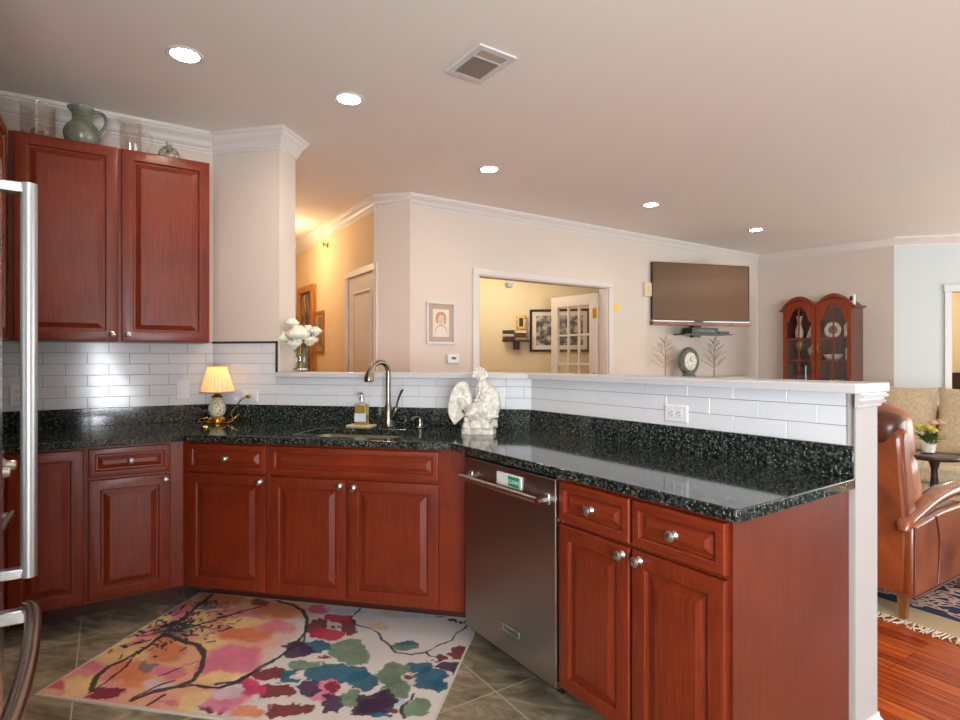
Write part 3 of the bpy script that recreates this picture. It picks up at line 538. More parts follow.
# ---------------- dishwasher ----------------
t=thing('dishwasher','stainless steel dishwasher with bar handle and a green clean sign','dishwasher','Q',(-2.170,1.338,0))
MB().box(.004,.03,.10,.602,.62,.872).build('body',M['black'],t)
MB().box(.004,0,.128,.600,.03,.868).build('door',M['steel'],t,bevel=.004)
MB().box(.601,.0,.128,.606,.04,.872).build('side_trim',M['steelbright'],t)
MB().box(.02,.20,0,.59,.215,.10).build('toe_kick',M['blackgap'],t)
h=MB().tube([(.036,-.046,.792),(.560,-.046,.792)],.0115,16).build('handle',M['nickel'],t)
for x in (.05,.553): MB().box(x-.010,-.044,.784,x+.014,.0,.800).box(x-.014,-.006,.772,x+.018,.0,.812).build('handle_bracket',M['steelbright'],h,bevel=.003)
MB().lathe([(.0,-.001),(.0135,-.001),(.0145,.004),(.0145,.01),(0,.012)],20,'x').build('end_cap',plain('red_medallion',srgb(96,20,26),.3,metal=.4),h,(.556,-.046,.792))
MB().lathe([(.0,.0),(.006,.0),(.006,.002),(0,.003)],16,'x').build('end_badge',M['nickel'],h,(.568,-.046,.792))
b=MB().box(.285,-.003,.218,.395,0,.247).build('name_badge',M['steelbright'],t,bevel=.001)
text_mesh('badge_lettering','KitchenAid',.022,M['black'],b,(.34,-.0034,.2325),sx=.95)
sg=thing('clean_sign','small green clean sign in a clear slider stuck on the dishwasher front','sign','Q',(-2.170+.335,1.338,.80))
MB().box(-.085,-.006,-.006,.075,0,.044).build('holder',M['white_plastic'],sg,bevel=.001)
g=MB().box(-.004,-.009,0,.066,-.006,.038).build('card',plain('green_card',srgb(16,150,92),.5),sg)
text_mesh('lettering','CLEAN',.021,M['white_plastic'],g,(.031,-.0094,.018))
# ---------------- refrigerator and range ----------------
t=thing('refrigerator','stainless steel refrigerator with long bar handle at the left edge','refrigerator','P',(-1.70,-.205,0),rz=PI)
# local x runs toward -a after the half turn ; keep parts in plain P frame instead
t.rotation_euler=(0,0,-PI/4)
MB().box(.0,-.76,.02,.91,-.07,1.74).build('body',M['black'],t)
d1=MB().box(0,-.065,.78,.91,0,1.75).build('door',M['steelbright'],t,bevel=.008)
d2=MB().box(0,-.065,.06,.91,0,.765).build('freezer_drawer',M['steelbright'],t,bevel=.008)
h=MB().tube([(.085,.055,.812),(.085,.055,1.682)],.0155,20).build('handle',M['handlem'],d1)
MB().box(.072,.0,1.658,.098,.045,1.682).build('handle_bracket',M['steelbright'],h,bevel=.003); MB().box(.072,.0,.812,.098,.045,.834).build('handle_bracket',M['steelbright'],h,bevel=.003)
h=MB().tube([(.085,.05,.745),(.13,.066,.745),(.30,.078,.745),(.455,.082,.745),(.61,.078,.745),(.78,.066,.745),(.825,.05,.745)],.0145,16,res=5).build('handle',M['faucetm'],d2)
for x in (.09,.82): MB().box(x-.012,0,.715,x+.012,.05,.745).build('handle_bracket',M['steelbright'],h,bevel=.003)
t=thing('kitchen_range','stainless steel range with round control knobs, barely visible past the refrigerator','range','P',(-2.52,-.30,0)); t.rotation_euler=(0,0,-PI/4)
MB().box(0,-.69,.02,.76,-.03,.985).build('body',M['steelbright'],t,bevel=.003)
MB().box(.01,-.03,.15,.75,0,.84).build('oven_door',M['steelbright'],t,bevel=.004)
MB().box(0,-.69,.985,.76,-.02,.993).build('cooktop',M['black'],t)
h=MB().tube([(.03,.022,.775),(.73,.022,.775)],.010,14).build('handle',M['faucetm'],t)
for x in (.05,.71): MB().box(x-.01,0,.768,x+.01,.03,.782).build('handle_bracket',M['nickel'],h)
MB().box(0,-.03,.85,.76,.0,.985).build('control_panel',M['steelbright'],t,bevel=.004)
for k in range(5): MB().lathe([(0,0),(.024,0),(.024,.010),(.018,.014),(.017,.036),(.013,.042),(0,.042)],20,'-y').build('knob',M['nickel'],t,(.09+k*.145,0.0,.945),rot=(PI,0,0))
# ---------------- rug ----------------
RA=(-2.137,1.795);RB_=(-.588,1.835);RC=(-.600,2.782);RD=(-2.187,2.782)
PALT={'or':(222,128,84),'pk':(222,120,150),'mg':(212,66,112),'ye':(236,204,140),'lv':(170,110,150),'lw':(214,196,208),'mr':(120,36,48),'cr':(190,50,74),'gy':(120,112,116),
 'te':(28,98,124),'pu':(66,38,72),'gr':(108,134,108),'wh':(214,208,200),'lb':(176,196,214),'pe':(220,188,150),'bk':(36,44,56)}
def paint_rug():
    NU,NV=520,285
    u,v=np.meshgrid(np.linspace(0,1,NU),np.linspace(0,1,NV))
    X=(1-u)*(1-v)*RA[0]+u*(1-v)*RB_[0]+u*v*RC[0]+(1-u)*v*RD[0]; Y=(1-u)*(1-v)*RA[1]+u*(1-v)*RB_[1]+u*v*RC[1]+(1-u)*v*RD[1]
    rs=np.random.RandomState(5)
    def vn(s,seed):   # value noise, several octaves
        out=np.zeros_like(X); amp=1; tot=0
        for o in range(4):
            g=np.random.RandomState(seed+o).rand(64,64); fx=(X+5)*s*2**o; fy=(Y+5)*s*2**o
            ix=np.floor(fx).astype(int); iy=np.floor(fy).astype(int); tx=fx-ix; ty=fy-iy; tx=tx*tx*(3-2*tx); ty=ty*ty*(3-2*ty)
            a=g[iy%64,ix%64];b=g[iy%64,(ix+1)%64];c=g[(iy+1)%64,ix%64];d=g[(iy+1)%64,(ix+1)%64]
            out+=amp*((a*(1-tx)+b*tx)*(1-ty)+(c*(1-tx)+d*tx)*ty); tot+=amp; amp*=.55
        return out/tot*2-1
    n1=vn(7,1);n2=vn(7,20);n3=vn(18,40);n4=vn(40,60)
    lin=lambda c:np.array(srgb(*c)[:3])
    img=np.zeros(X.shape+(3,)); img[:]=lin((220,214,208))
    # warm left part of the ground
    wl=np.clip((-1.42-X+.12*n1)*9,0,1)[...,None]; img=img*(1-wl)+wl*lin((232,178,140))
    wl=(np.clip((n1+.05)*3,0,1)*np.clip((-1.4-X)*6,0,1))[...,None]; img=img*(1-wl)+wl*lin((228,150,150))
    wl=(np.clip((n2-.02)*4,0,1)*np.clip((-1.5-X)*6,0,1))[...,None]; img=img*(1-wl)+wl*lin((236,206,146))
    DX=X+.034*n3+.016*n4;DY=Y+.034*vn(18,80)+.016*vn(40,90)
    for col,soft,cx,cy,ux,uy,vx,vy in RBL:
        det=ux*vy-uy*vx; a=((DX-cx)*vy-(DY-cy)*vx)/det; b=(ux*(DY-cy)-uy*(DX-cx))/det
        r=np.sqrt(a*a+b*b); k=3.2 if soft else 14
        w=(np.clip((1-r)*k+(.5 if not soft else .0),0,1)*(.85 if soft else .95))[...,None]
        c=lin(PALT[col])[None,None]*(1+.45*n1[...,None]+.25*n4[...,None]) if not soft else lin(PALT[col])[None,None]*(1+.18*n3[...,None])
        img=img*(1-w)+w*c
    # dark twig splashes round the flower centre
    dark=lin((48,48,56)); cx,cy=-2.03,2.40
    segs=[]
    for i in range(240):
        t=rs.rand()*2*PI; r0=.02+.28*rs.rand()**1.25; dx,dy=math.cos(t),math.sin(t); L=.010+.030*rs.rand(); t2=t+rs.randn()*.7; ex_,ey_=math.cos(t2),math.sin(t2)
        segs.append((.003+.005*rs.rand(),[(cx+dx*r0,cy+dy*r0),(cx+dx*r0+ex_*L,cy+dy*r0+ey_*L)]))
    for w0,pts in RLN+segs:
        dm=np.full(X.shape,9.0)
        for (x0,y0),(x1,y1) in zip(pts,pts[1:]):
            ex,ey=x1-x0,y1-y0; q=ex*ex+ey*ey+1e-9; t=np.clip(((X-x0)*ex+(Y-y0)*ey)/q,0,1)
            dm=np.minimum(dm,np.hypot(X+.006*n4-x0-t*ex,Y+.006*n3-y0-t*ey))
        w=np.clip((w0*(1+.5*n3)-dm)/.002+.5,0,1)[...,None]*.93
        img=img*(1-w)+w*dark
    # weave speckle and bound edge
    img*= (1+.10*(rs.rand(*X.shape)-.5))[...,None]
    e=np.minimum.reduce([(u)*1.54,(1-u)*1.54,v*.83,(1-v)*.83]); w=np.clip((.008-e)/.002+.5,0,1)[...,None]; img=img*(1-w)+w*lin((214,206,190))
    z=.0085+.0*X; z=np.where(e<.009,.0095,z)
    vs=np.stack([X,Y,z],-1).reshape(-1,3)
    idx=np.arange(NU*NV).reshape(NV,NU); fs=np.stack([idx[:-1,:-1],idx[:-1,1:],idx[1:,1:],idx[1:,:-1]],-1).reshape(-1,4).tolist()
    ring=list(idx[0,:])+list(idx[1:,-1])+list(idx[-1,-2::-1])+list(idx[-2:0:-1,0]); n0=len(vs); nr=len(ring)
    vs=np.concatenate([vs,np.stack([vs[ring,0],vs[ring,1],np.full(nr,.0005)],-1)])
    fs+=[[int(ring[i]),int(n0+i),int(n0+(i+1)%nr),int(ring[(i+1)%nr])] for i in range(nr)]
    me=bpy.data.meshes.new('kitchen_rug'); me.from_pydata(vs.tolist(),[],fs)
    ca=me.color_attributes.new('paint','FLOAT_COLOR','POINT'); cc=np.ones((len(vs),4)); cc[:n0,:3]=np.clip(img.reshape(-1,3),0,1); cc[n0:,:3]=lin((200,190,172))
    ca.data.foreach_set('color',cc.ravel()); me.materials.append(vcol('printed_rug_pile'))
    o=bpy.data.objects.new('kitchen_rug',me); COL.objects.link(o)
    tag(o,'colourful floral watercolour rug on the kitchen floor below the sink cabinets','rug')
paint_rug()
# ---------------- on the wall cabinets ----------------
t=thing('hurricane_vase','clear glass cylinder half filled with shells, leftmost on the wall cabinets','vase','L',(-.315,3.79,2.425))
MB().lathe([(.0,0),(.074,0),(.076,.006),(.076,.195),(.078,.2),(.074,.2),(.072,.195),(.072,.008),(0,.008)],36).build('glass_cylinder',M['glasspink'],t)
sh=MB(); rs=random.Random(3)
for i in range(46):
    a=rs.random()*6.28; r=.06*math.sqrt(rs.random()); sh.ell((r*math.cos(a),r*math.sin(a),.012+.075*rs.random()*(1-r*6)),(.012+.006*rs.random(),.012,.009),8,5,.4)
tag(sh.build('shell_filling',M['mulch'],t),kind='stuff')
t=thing('stoneware_pitcher','sage green stoneware pitcher with a loop handle on the wall cabinet','pitcher','L',(-.125,3.79,2.425)); t.scale=(.86,.86,.95)
gp=[(0,0),(.062,0),(.066,.006),(.088,.04),(.100,.08),(.099,.105),(.084,.135),(.062,.158),(.052,.172),(.050,.185),(.054,.19),(.050,.196),(.053,.203),(.050,.209),(.055,.218),(.066,.236),(.068,.243),(.063,.244),(.052,.222),(.046,.20),(.046,.17),(0,.16)]
MB().lathe(gp,36,rf=lambda i,z:1.0+(.16*math.exp(-((i-18)/2.2)**2) if z>.215 else 0)).build('body',M['green_glaze'],t)
MB().tube([(.045,0,.222),(.085,0,.236),(.118,0,.222),(.128,0,.185),(.116,0,.15),(.092,0,.118)],[.011,.012,.012,.012,.011,.012],12,res=5,flat=.8).build('handle',M['green_glaze'],t)
t=thing('glass_pitcher','clear glass pitcher with a curled handle on the wall cabinets','pitcher','L',(.10,3.79,2.425))
MB().lathe([(0,0),(.048,0),(.052,.006),(.055,.19),(.058,.212),(.055,.212),(.051,.19),(.048,.010),(0,.010)],30,rf=lambda i,z:1.0+(.3*math.exp(-((i-15)/1.6)**2) if z>.19 else 0)).build('body',M['glasspink'],t)
MB().tube([(.05,0,.15),(.085,0,.16),(.105,0,.13),(.10,0,.09),(.08,0,.07),(.09,0,.05)],[.007]*6,10,res=5).build('handle',M['glasspink'],t)
t=thing('lidded_jar','small grey-beige stone jar with knob lid, rightmost on the wall cabinets','jar','L',(.29,3.79,2.425))
MB().lathe([(0,0),(.04,0),(.056,.02),(.058,.05),(.05,.062),(0,.062)],24).build('body',M['mulch'],t)
MB().lathe([(.054,.062),(.05,.075),(.035,.095),(.016,.106),(.010,.11),(.014,.118),(.016,.13),(.008,.135),(0,.135)],24).build('lid',M['mulch'],t)
# ---------------- outlets and switches ----------------
def outlet(frame,a,c,z,label,horiz=False,nm='wall_outlet',w=.072,h=.116):
    t=thing(nm,label,'outlet' if nm=='wall_outlet' else 'switch',frame,(a,c,z))
    m=MB(); m.rings(w,h,[(0,0),(0,-.003),(.005,-.006)])
    p=MB().add([(v[0]-w/2,v[1],v[2]-h/2) for v in m.v],m.f).build('cover_plate',M['white_plastic'],t,rot=(0,PI/2 if horiz else 0,0),smooth=20)
    if nm=='wall_outlet':
        for s in (-1,1):
            r=MB().box(-.016,-.0085,s*.0195-.0135,.016,-.006,s*.0195+.0135).build('receptacle',M['white_plastic'],p,bevel=.002)
            MB().box(-.008,-.0092,s*.0195-.001,-.0055,-.0083,s*.0195+.008).box(.0055,-.0092,s*.0195-.001,.008,-.0083,s*.0195+.0075).lathe([(0,-.0002),(.0026,0),(0,.0008)],8,'-y',0,-.0085,s*.0195-.0075).build('slot',M['black'],r)
    else:
        MB().box(-.015,-.009,-.031,.015,-.006,.031).build('rocker',M['white_plastic'],p,bevel=.002)
    return t
outlet('L',-.415,3.9615,1.102,'white duplex outlet on the tile behind the refrigerator handle')
outlet('L',.380,3.9615,1.108,'white rocker switch plate on the tile left of the table lamp',nm='wall_switch')
outlet('S',-2.152,3.1885,1.068,'white outlet with the lamp cord plugged in, right of the lamp',True)
outlet('S',-.583,3.1885,1.08,'white outlet plate on the tile behind the rooster figurine')
outlet('Q',-1.5685,2.0035,1.068,'white duplex outlet turned sideways on the peninsula tile',True)
# ---------------- lamp ----------------
t=thing('table_lamp','small lit table lamp with pleated shade in the counter corner','lamp','W',(-2.275,3.045,.914))
MB().lathe([(0,0),(.058,0),(.06,.008),(.05,.014),(.054,.022),(.044,.034),(.03,.042),(0,.042)],28).build('base',M['brass'],t)
m,n,l,b=mat('painted_porcelain'); tc=n.new('ShaderNodeTexCoord'); vz=n.new('ShaderNodeTexVoronoi'); vz.inputs['Scale'].default_value=70; l.new(tc.outputs['Object'],vz.inputs['Vector'])
r=n.new('ShaderNodeValToRGB'); e=r.color_ramp.elements; e[0].position=.22; e[0].color=srgb(70,70,110); e[1].position=.34; e[1].color=srgb(226,214,184); l.new(vz.outputs['Distance'],r.inputs[0]); l.new(r.outputs[0],b.inputs['Base Color']); b.inputs['Roughness'].default_value=.15; M['porcelain']=m
MB().lathe([(.026,.04),(.040,.05),(.050,.075),(.046,.105),(.034,.13),(.022,.148),(.018,.152)],28).build('porcelain_body',M['porcelain'],t)
MB().lathe([(.02,.15),(.032,.156),(.034,.16),(.018,.168),(.010,.175),(.009,.20),(.014,.204),(.014,.235),(0,.235)],24).build('neck',M['brass'],t)
m,n,l,b=mat('lit_pleated_shade'); b.inputs['Base Color'].default_value=srgb(240,222,184); b.inputs['Roughness'].default_value=.9
tl=n.new('ShaderNodeBsdfTranslucent'); tl.inputs[0].default_value=srgb(240,226,196); mx=n.new('ShaderNodeMixShader'); mx.inputs[0].default_value=.24
l.new(b.outputs[0],mx.inputs[1]); l.new(tl.outputs[0],mx.inputs[2]); l.new(mx.outputs[0],n['Material Output'].inputs[0]); M['shade']=m
s=MB().lathe([(.095,.184),(.052,.338),(.0505,.338),(.0935,.184)],112,rf=lambda i,z:1+.03*(1 if i%4<2 else -1)); s.f=[f for f in s.f if len(f)==4]
s.build('lamp_shade',M['shade'],t,smooth=20)
MB().lathe([(.096,.182),(.100,.184),(.098,.19),(.094,.184)],48).build('shade_band',M['mattan'],t); MB().lathe([(.051,.336),(.055,.338),(.053,.342),(.050,.338)],48).build('shade_band',M['mattan'],t)
MB().ell((0,0,.262),(.019,.019,.028)).build('bulb',plain('lit_bulb',(1,1,1,1),.4,emis=(1,.72,.38,1),es=9),t)
MB().tube([(.03,-.03,.012),(.09,-.04,.006),(.11,.0,.02),(.06,.05,.05),(.07,.08,.09),(.10,.095,.135),(.128,.122,.153)],.0035,8,res=6).tube([(-.03,-.03,.012),(-.08,-.05,.008),(-.11,-.01,.02),(-.08,.02,.03)],.0032,8,res=6).tube([(.04,-.02,.01),(.10,-.02,.02),(.13,.03,.05),(.08,.05,.02)],.0032,8,res=6).build('power_cord',M['brass'],t)
MB().lathe([(0,-.004),(.012,0),(.014,.012),(.008,.026),(0,.028)],14,'-y').build('plug',M['brass'],t,(.128,.135,.153))
lp=bpy.data.lights.new('table_lamp_bulb','POINT'); lp.energy=13; lp.color=(1,.78,.46); lp.shadow_soft_size=.03; lo=bpy.data.objects.new('table_lamp_bulb',lp); COL.objects.link(lo); lo.parent=t; lo.location=(0,0,.30)
# ---------------- soap, faucet, dispenser ----------------
t=thing('soap_bottle','glass soap bottle of amber liquid with pump, left of the faucet','soap bottle','W',(-1.362,3.085,.922))
M['amber']=plain('amber_soap',srgb(150,128,62),.12,coat=.5)
MB().box(-.036,-.024,0,.036,.024,.115).build('bottle',M['amber'],t,bevel=.006)
MB().box(-.034,-.0252,.018,.034,-.0242,.065).build('paper_label',plain('pale_blue_label',srgb(196,212,226),.6),t)
MB().lathe([(.03,.113),(.026,.124),(.014,.134),(.012,.142),(0,.142)],24).build('shoulder',M['glass'],t)
MB().lathe([(.0145,.138),(.0145,.152),(.006,.155),(.006,.178),(0,.178)],16).tube([(.0,0,.178),(-.012,-.004,.180),(-.034,-.012,.174)],[.006,.005,.004],8).box(-.010,-.008,.172,.010,.008,.182).build('pump',M['nickel'],t)
d=MB().prism(rrect(-.075,-.05,.075,.05,.008,3),0,.008).build('soap_dish',M['cream_plastic'],loc=(-1.36,3.075,.9142),bevel=.002); tag(d,'small cream tray under the soap bottle','tray')
t=thing('kitchen_faucet','tall gooseneck pull-down faucet in brushed nickel behind the sink','faucet','W',(-1.195,3.07,.914))
MB().lathe([(0,0),(.032,0),(.033,.004),(.03,.01),(.029,.03),(.028,.085),(.022,.11),(.016,.13),(.0155,.14)],28).build('base',M['faucetm'],t)
MB().tube([(0,0,.12),(0,0,.22),(0,0,.30),(-.002,-.006,.33),(-.012,-.03,.357),(-.028,-.058,.364),(-.046,-.088,.352),(-.056,-.104,.328)],[.0145]*7+[.016],16,res=6).build('spout',M['faucetm'],t)
MB().tube([(-.054,-.102,.334),(-.062,-.112,.308),(-.066,-.117,.28),(-.067,-.118,.262)],[.0165,.020,.026,.0275],18,res=3).tube([(-.067,-.118,.263),(-.067,-.118,.256)],[.024,.022],16).build('spray_head',M['faucetm'],t)
MB().tube([(.018,-.004,.05),(.04,-.008,.082),(.052,-.010,.11)],[.02,.019,.015],14,res=3).tube([(.05,-.01,.105),(.062,-.012,.15),(.082,-.014,.198),(.094,-.016,.212)],[.010,.0075,.0105,.007],12,res=4,flat=.7).build('lever',M['faucetm'],t)
t=thing('soap_dispenser','short brushed nickel soap dispenser on the counter right of the faucet','dispenser','W',(-1.005,3.06,.914))
MB().lathe([(0,0),(.02,0),(.021,.004),(.014,.01),(.013,.035),(.011,.04),(.012,.050),(.008,.056),(0,.058)],20).build('base',M['faucetm'],t)
MB().tube([(.0,0,.050),(-.012,-.012,.060),(-.032,-.03,.056),(-.038,-.036,.044)],[.0075,.007,.006,.0055],10,res=4).build('spout',M['faucetm'],t)
# ---------------- rooster ----------------
t=thing('rooster_figurine','white weathered ceramic rooster standing on the counter corner','figurine','W',(-.632,2.895,.914))
# breast to the right (+x), tail plumes curling down at the left, head turned to the front
bd=MB().tube([(-.070,0,.150),(-.045,0,.125),(-.010,0,.112),(.028,0,.122),(.052,0,.152),(.052,0,.190),(.036,0,.226),(.018,0,.256),(.008,0,.280)],[.014,.042,.062,.070,.064,.052,.038,.028,.020],22,res=5,up=(0,1,0),flat=.84)
bd.ell((.012,-.006,.286),(.027,.026,.025),14,10)
bd.tube([(.016,-.022,.286),(.020,-.040,.282),(.022,-.052,.272)],[.012,.008,.001],8)
bd.build('body',M['ceramic'],t,smooth=60)
fe=random.Random(2); ft=MB()
for r in range(9):
    zc=.092+r*.019; n_=max(7,15-r)
    xc=.028+.012*min(r,4)/4-.004*max(0,r-5)*2; rr=.062 if r<4 else .062-.0075*(r-3)
    for q in range(n_):
        a=-PI*.5+2*PI*q/n_+(.2 if r%2 else 0); x_=xc+rr*1.05*math.cos(a); y_=rr*.86*math.sin(a)
        if x_<-.02 and r>2: continue
        ft.ell((x_,y_,zc),(.0085,.0085,.0125),8,5)
for s in (-1,1):
    for k in range(5): ft.tube([(.03-.008*k,s*.055,.165-.012*k),(-.005-.006*k,s*.062,.150-.012*k),(-.05-.003*k,s*.048,.142-.012*k)],[.006,.009,.003],8,res=3)
ft.build('feathers',M['ceramic'],t,smooth=60)
tl=MB()
for k in range(6):
    q=1-.13*k
    for s in (-1,0,1):
        y=s*.016
        tl.tube([(-.045,y,.125),(-.058,y,.14+.075*q),(-.084,y*1.2,.15+.105*q),(-.118,y*1.3,.145+.09*q),(-.145+.006*k,y*1.4,.135+.035*q),(-.150+.008*k,y*1.3,.12-.02*q),(-.125+.010*k,y,.115-.07*q)],[.010,.0095,.0095,.0095,.009,.008,.003],8,res=4)
tl.ell((-.092,0,.165),(.036,.018,.046),14,10,.5)
tl.build('tail',M['ceramic'],t,smooth=60)
cb=MB()
for k in range(7):
    a=math.radians(-78+k*26); L=.036+.006*math.cos(a*1.5); d=Vector((math.sin(a),0,math.cos(a))); b=Vector((.004,-.004,.288))
    cb.tube([b,b+d*L*.6,b+d*L],[.008,.009,.010],8,res=3,flat=.7,up=(0,1,0)).ell(tuple(b+d*(L+.002)),(.011,.008,.011),8,6)
cb.build('comb',M['ceramic'],t,smooth=60)
MB().ell((.030,-.030,.252),(.013,.009,.018),10,8).ell((.012,-.034,.250),(.012,.008,.018),10,8).build('wattle',M['ceramic'],t)
bs=MB().prism([(-.082,-.04),(-.05,-.050),(.03,-.048),(.080,-.042),(.084,.03),(.05,.044),(-.06,.042),(-.086,.02)],0,.022)
for e in [((-.055,-.005,.030),(.034,.040,.026)),((-.01,-.01,.034),(.04,.042,.030)),((.04,-.005,.034),(.036,.040,.026)),((.076,0,.050),(.020,.026,.020)),((-.065,.0,.062),(.016,.02,.022))]: bs.ell(e[0],e[1],14,8,.7)
bs.tube([(-.02,.02,.03),(-.005,.02,.09)],[.022,.028],8).tube([(.025,-.02,.03),(.02,-.02,.09)],[.022,.03],8)
bs.build('base',M['ceramic'],t,smooth=60)
# ---------------- flowers ----------------
def rose(parent,c,r,m='petal',seed=0,nm='flower'):
    g=MB(); q=random.Random(seed)
    g.ell(c,(r*.55,r*.55,r*.5),12,8,.3)
    for L,(cnt,rad,op) in enumerate([(5,.40,.15),(7,.62,.4),(9,.82,.65),(11,.98,.85)]):
        for k in range(cnt):
            a=2*PI*k/cnt+L*.5+q.random()*.3; d=Vector((math.cos(a),math.sin(a),0)); w=Vector((-d.y,d.x,0)); up=Vector((0,0,1))
            P0=Vector(c)-up*r*.3; vs=[]
            for i in range(6):
                tt=i/5; out=rad*(math.sin(tt*PI*.55)**.8); base=P0+d*(r*out)+up*(r*(.25+1.0*(1-op*.75))*tt**1.4); ww=r*.50*math.sin(min(1,.18+tt*1.1)*PI*.5)*(1-.55*max(0,tt-.72)/.28)
                for j in range(-2,3): vs.append(base+w*ww*j/2-d*(j*j/4*r*.16)+up*(.05*r*(q.random()-.5)+.05*r*j*j/4))
            fs=[(i*5+j,i*5+j+1,i*5+j+6,i*5+j+5) for i in range(5) for j in range(4)]
            g.add(vs,fs)
    o=g.build(nm,M[m],parent,smooth=70); s=o.modifiers.new('thick','SOLIDIFY'); s.thickness=r*.03; return o
def leaf_mb(g,p,d,L,w):
    d=Vector(d).normalized(); s=d.cross(Vector((0,0,1))); s=s.normalized() if s.length>.1 else Vector((1,0,0)); n=s.cross(d); p=Vector(p); vs=[]
    for i,(t_,ww) in enumerate([(0,.05),(.3,.8),(.6,1),(.85,.55),(1,.03)]):
        b=p+d*L*t_-Vector((0,0,1))*L*.25*t_*t_; vs+=[b-s*w*ww+n*w*.2,b,b+s*w*ww+n*w*.2]
    g.add(vs,[(i*3+j,i*3+j+1,i*3+j+4,i*3+j+3) for i in range(4) for j in range(2)])
t=thing('flower_vase','glass vase of cream roses standing on the half wall by the column','flowers','W',(-1.855,3.27,1.217))
MB().lathe([(0,0),(.048,0),(.050,.004),(.047,.03),(.043,.07),(.046,.125),(.052,.15),(.050,.15),(.044,.125),(.040,.07),(.044,.03),(.046,.012),(0,.010)],28).build('vase',M['glass'],t)
MB().lathe([(0,.012),(.043,.012),(.043,.022),(.0,.024)],20).build('pebbles',M['mulch'],t)
st=MB()
hd=[(.01,-.045,.215,.082),(-.085,-.01,.195,.068),(-.03,.03,.235,.060),(.065,.0,.19,.055),(.11,-.01,.245,.042),(-.045,-.02,.295,.046),(.03,.04,.245,.055),(-.02,-.05,.165,.05)]
for i,(x,y,z,r) in enumerate(hd): st.tube([(x*.1-.01*(i%3-1),y*.1,.015),(x*.2,y*.2,.10),(x,y,z)],.0028,6,res=4)
st.build('stems',M['leaf'],t)
for i,(x,y,z,r) in enumerate(hd): rose(t,(x,y,z),r,'petal',i)
g=MB(); q=random.Random(9)
for k in range(14): a=q.random()*6.28; leaf_mb(g,(.03*math.cos(a),.03*math.sin(a),.17+.06*q.random()),(math.cos(a),math.sin(a)-.3,.7),.075,.016)
g.tube([(.07,-.02,.22),(.07,-.02,.24)],[.02,.016],8).tube([(-.035,-.03,.262),(-.035,-.03,.275)],[.024,.018],8)
g.build('leaves',M['leaf'],t,smooth=70)
# ---------------- hall wall things (P frame, wall c=1.96, facing -c) ----------------
def picture(label,frame,a,c,z,w,h,fw,depth,fm,matm,im,mat_w=.03,nm='framed_picture',rz=0,cat='picture'):
    t=thing(nm,label,cat,frame,(a,c,z),rz)
    f=MB()
    for (x0,z0,x1,z1) in ((-w/2,-h/2,w/2,-h/2+fw),(-w/2,h/2-fw,w/2,h/2),(-w/2,-h/2+fw,-w/2+fw,h/2-fw),(w/2-fw,-h/2+fw,w/2,h/2-fw)): f.box(x0,-depth,z0,x1,0,z1)
    f.build('frame',fm,t,bevel=min(.004,fw*.2))
    if mat_w: MB().box(-w/2+fw,-depth*.45,-h/2+fw,w/2-fw,-.001,h/2-fw).build('mat_board',matm,t)
    k=fw+mat_w
    MB().box(-w/2+k,-depth*.45-.002,-h/2+k,w/2-k,-depth*.4,h/2-k).build('artwork',im,t)
    return t
def artm(name,cols,scale,stretch=(1,1,1)):
    m,n,l,b=mat(name); tc=n.new('ShaderNodeTexCoord'); mp=n.new('ShaderNodeMapping'); mp.inputs['Scale'].default_value=stretch; l.new(tc.outputs['Object'],mp.inputs['Vector'])
    nz=n.new('ShaderNodeTexNoise'); nz.inputs['Scale'].default_value=scale; nz.inputs['Detail'].default_value=8; l.new(mp.outputs[0],nz.inputs['Vector'])
    r=n.new('ShaderNodeValToRGB'); e=r.color_ramp.elements; e[0].position=.38;e[0].color=srgb(*cols[0]); e[1].position=.62;e[1].color=srgb(*cols[-1])
    for i,c in enumerate(cols[1:-1]): x=e.new(.38+.24*(i+1)/(len(cols)-1)); x.color=srgb(*c)
    l.new(nz.outputs['Fac'],r.inputs[0]); l.new(r.outputs[0],b.inputs['Base Color']); b.inputs['Roughness'].default_value=.4; return m
t=picture('tall deep golden oak framed mirror on the hallway wall','P',-6.74,1.96,1.50,.60,1.30,.075,.055,M['giltwood'],M['darkwood'],artm('dark_collage',[(40,32,28),(90,64,44),(190,170,140)],7,(3,3,.7)),.02,nm='framed_mirror',cat='mirror')
picture('small golden brown framed picture right of the tall mirror','P',-6.28,1.96,1.60,.27,.46,.035,.022,M['giltwood'],M['mattan'],artm('sepia_print',[(110,96,78),(150,132,104)],9),.03)
picture('small brown framed picture at the column edge, left of the tall mirror','P',-7.28,1.96,1.62,.26,.42,.035,.022,M['giltwood'],M['mattan'],artm('brown_print',[(90,70,52),(140,118,90)],9),.03)
t=thing('sprinkler_head','small sprinkler head high on the hallway wall','sprinkler','P',(-6.04,1.96,2.52)); MB().lathe([(0,0),(.03,0),(.03,.006),(.012,.012),(.010,.04),(.022,.045),(.022,.05),(0,.05)],14,'-y').build('head',M['brass'],t)
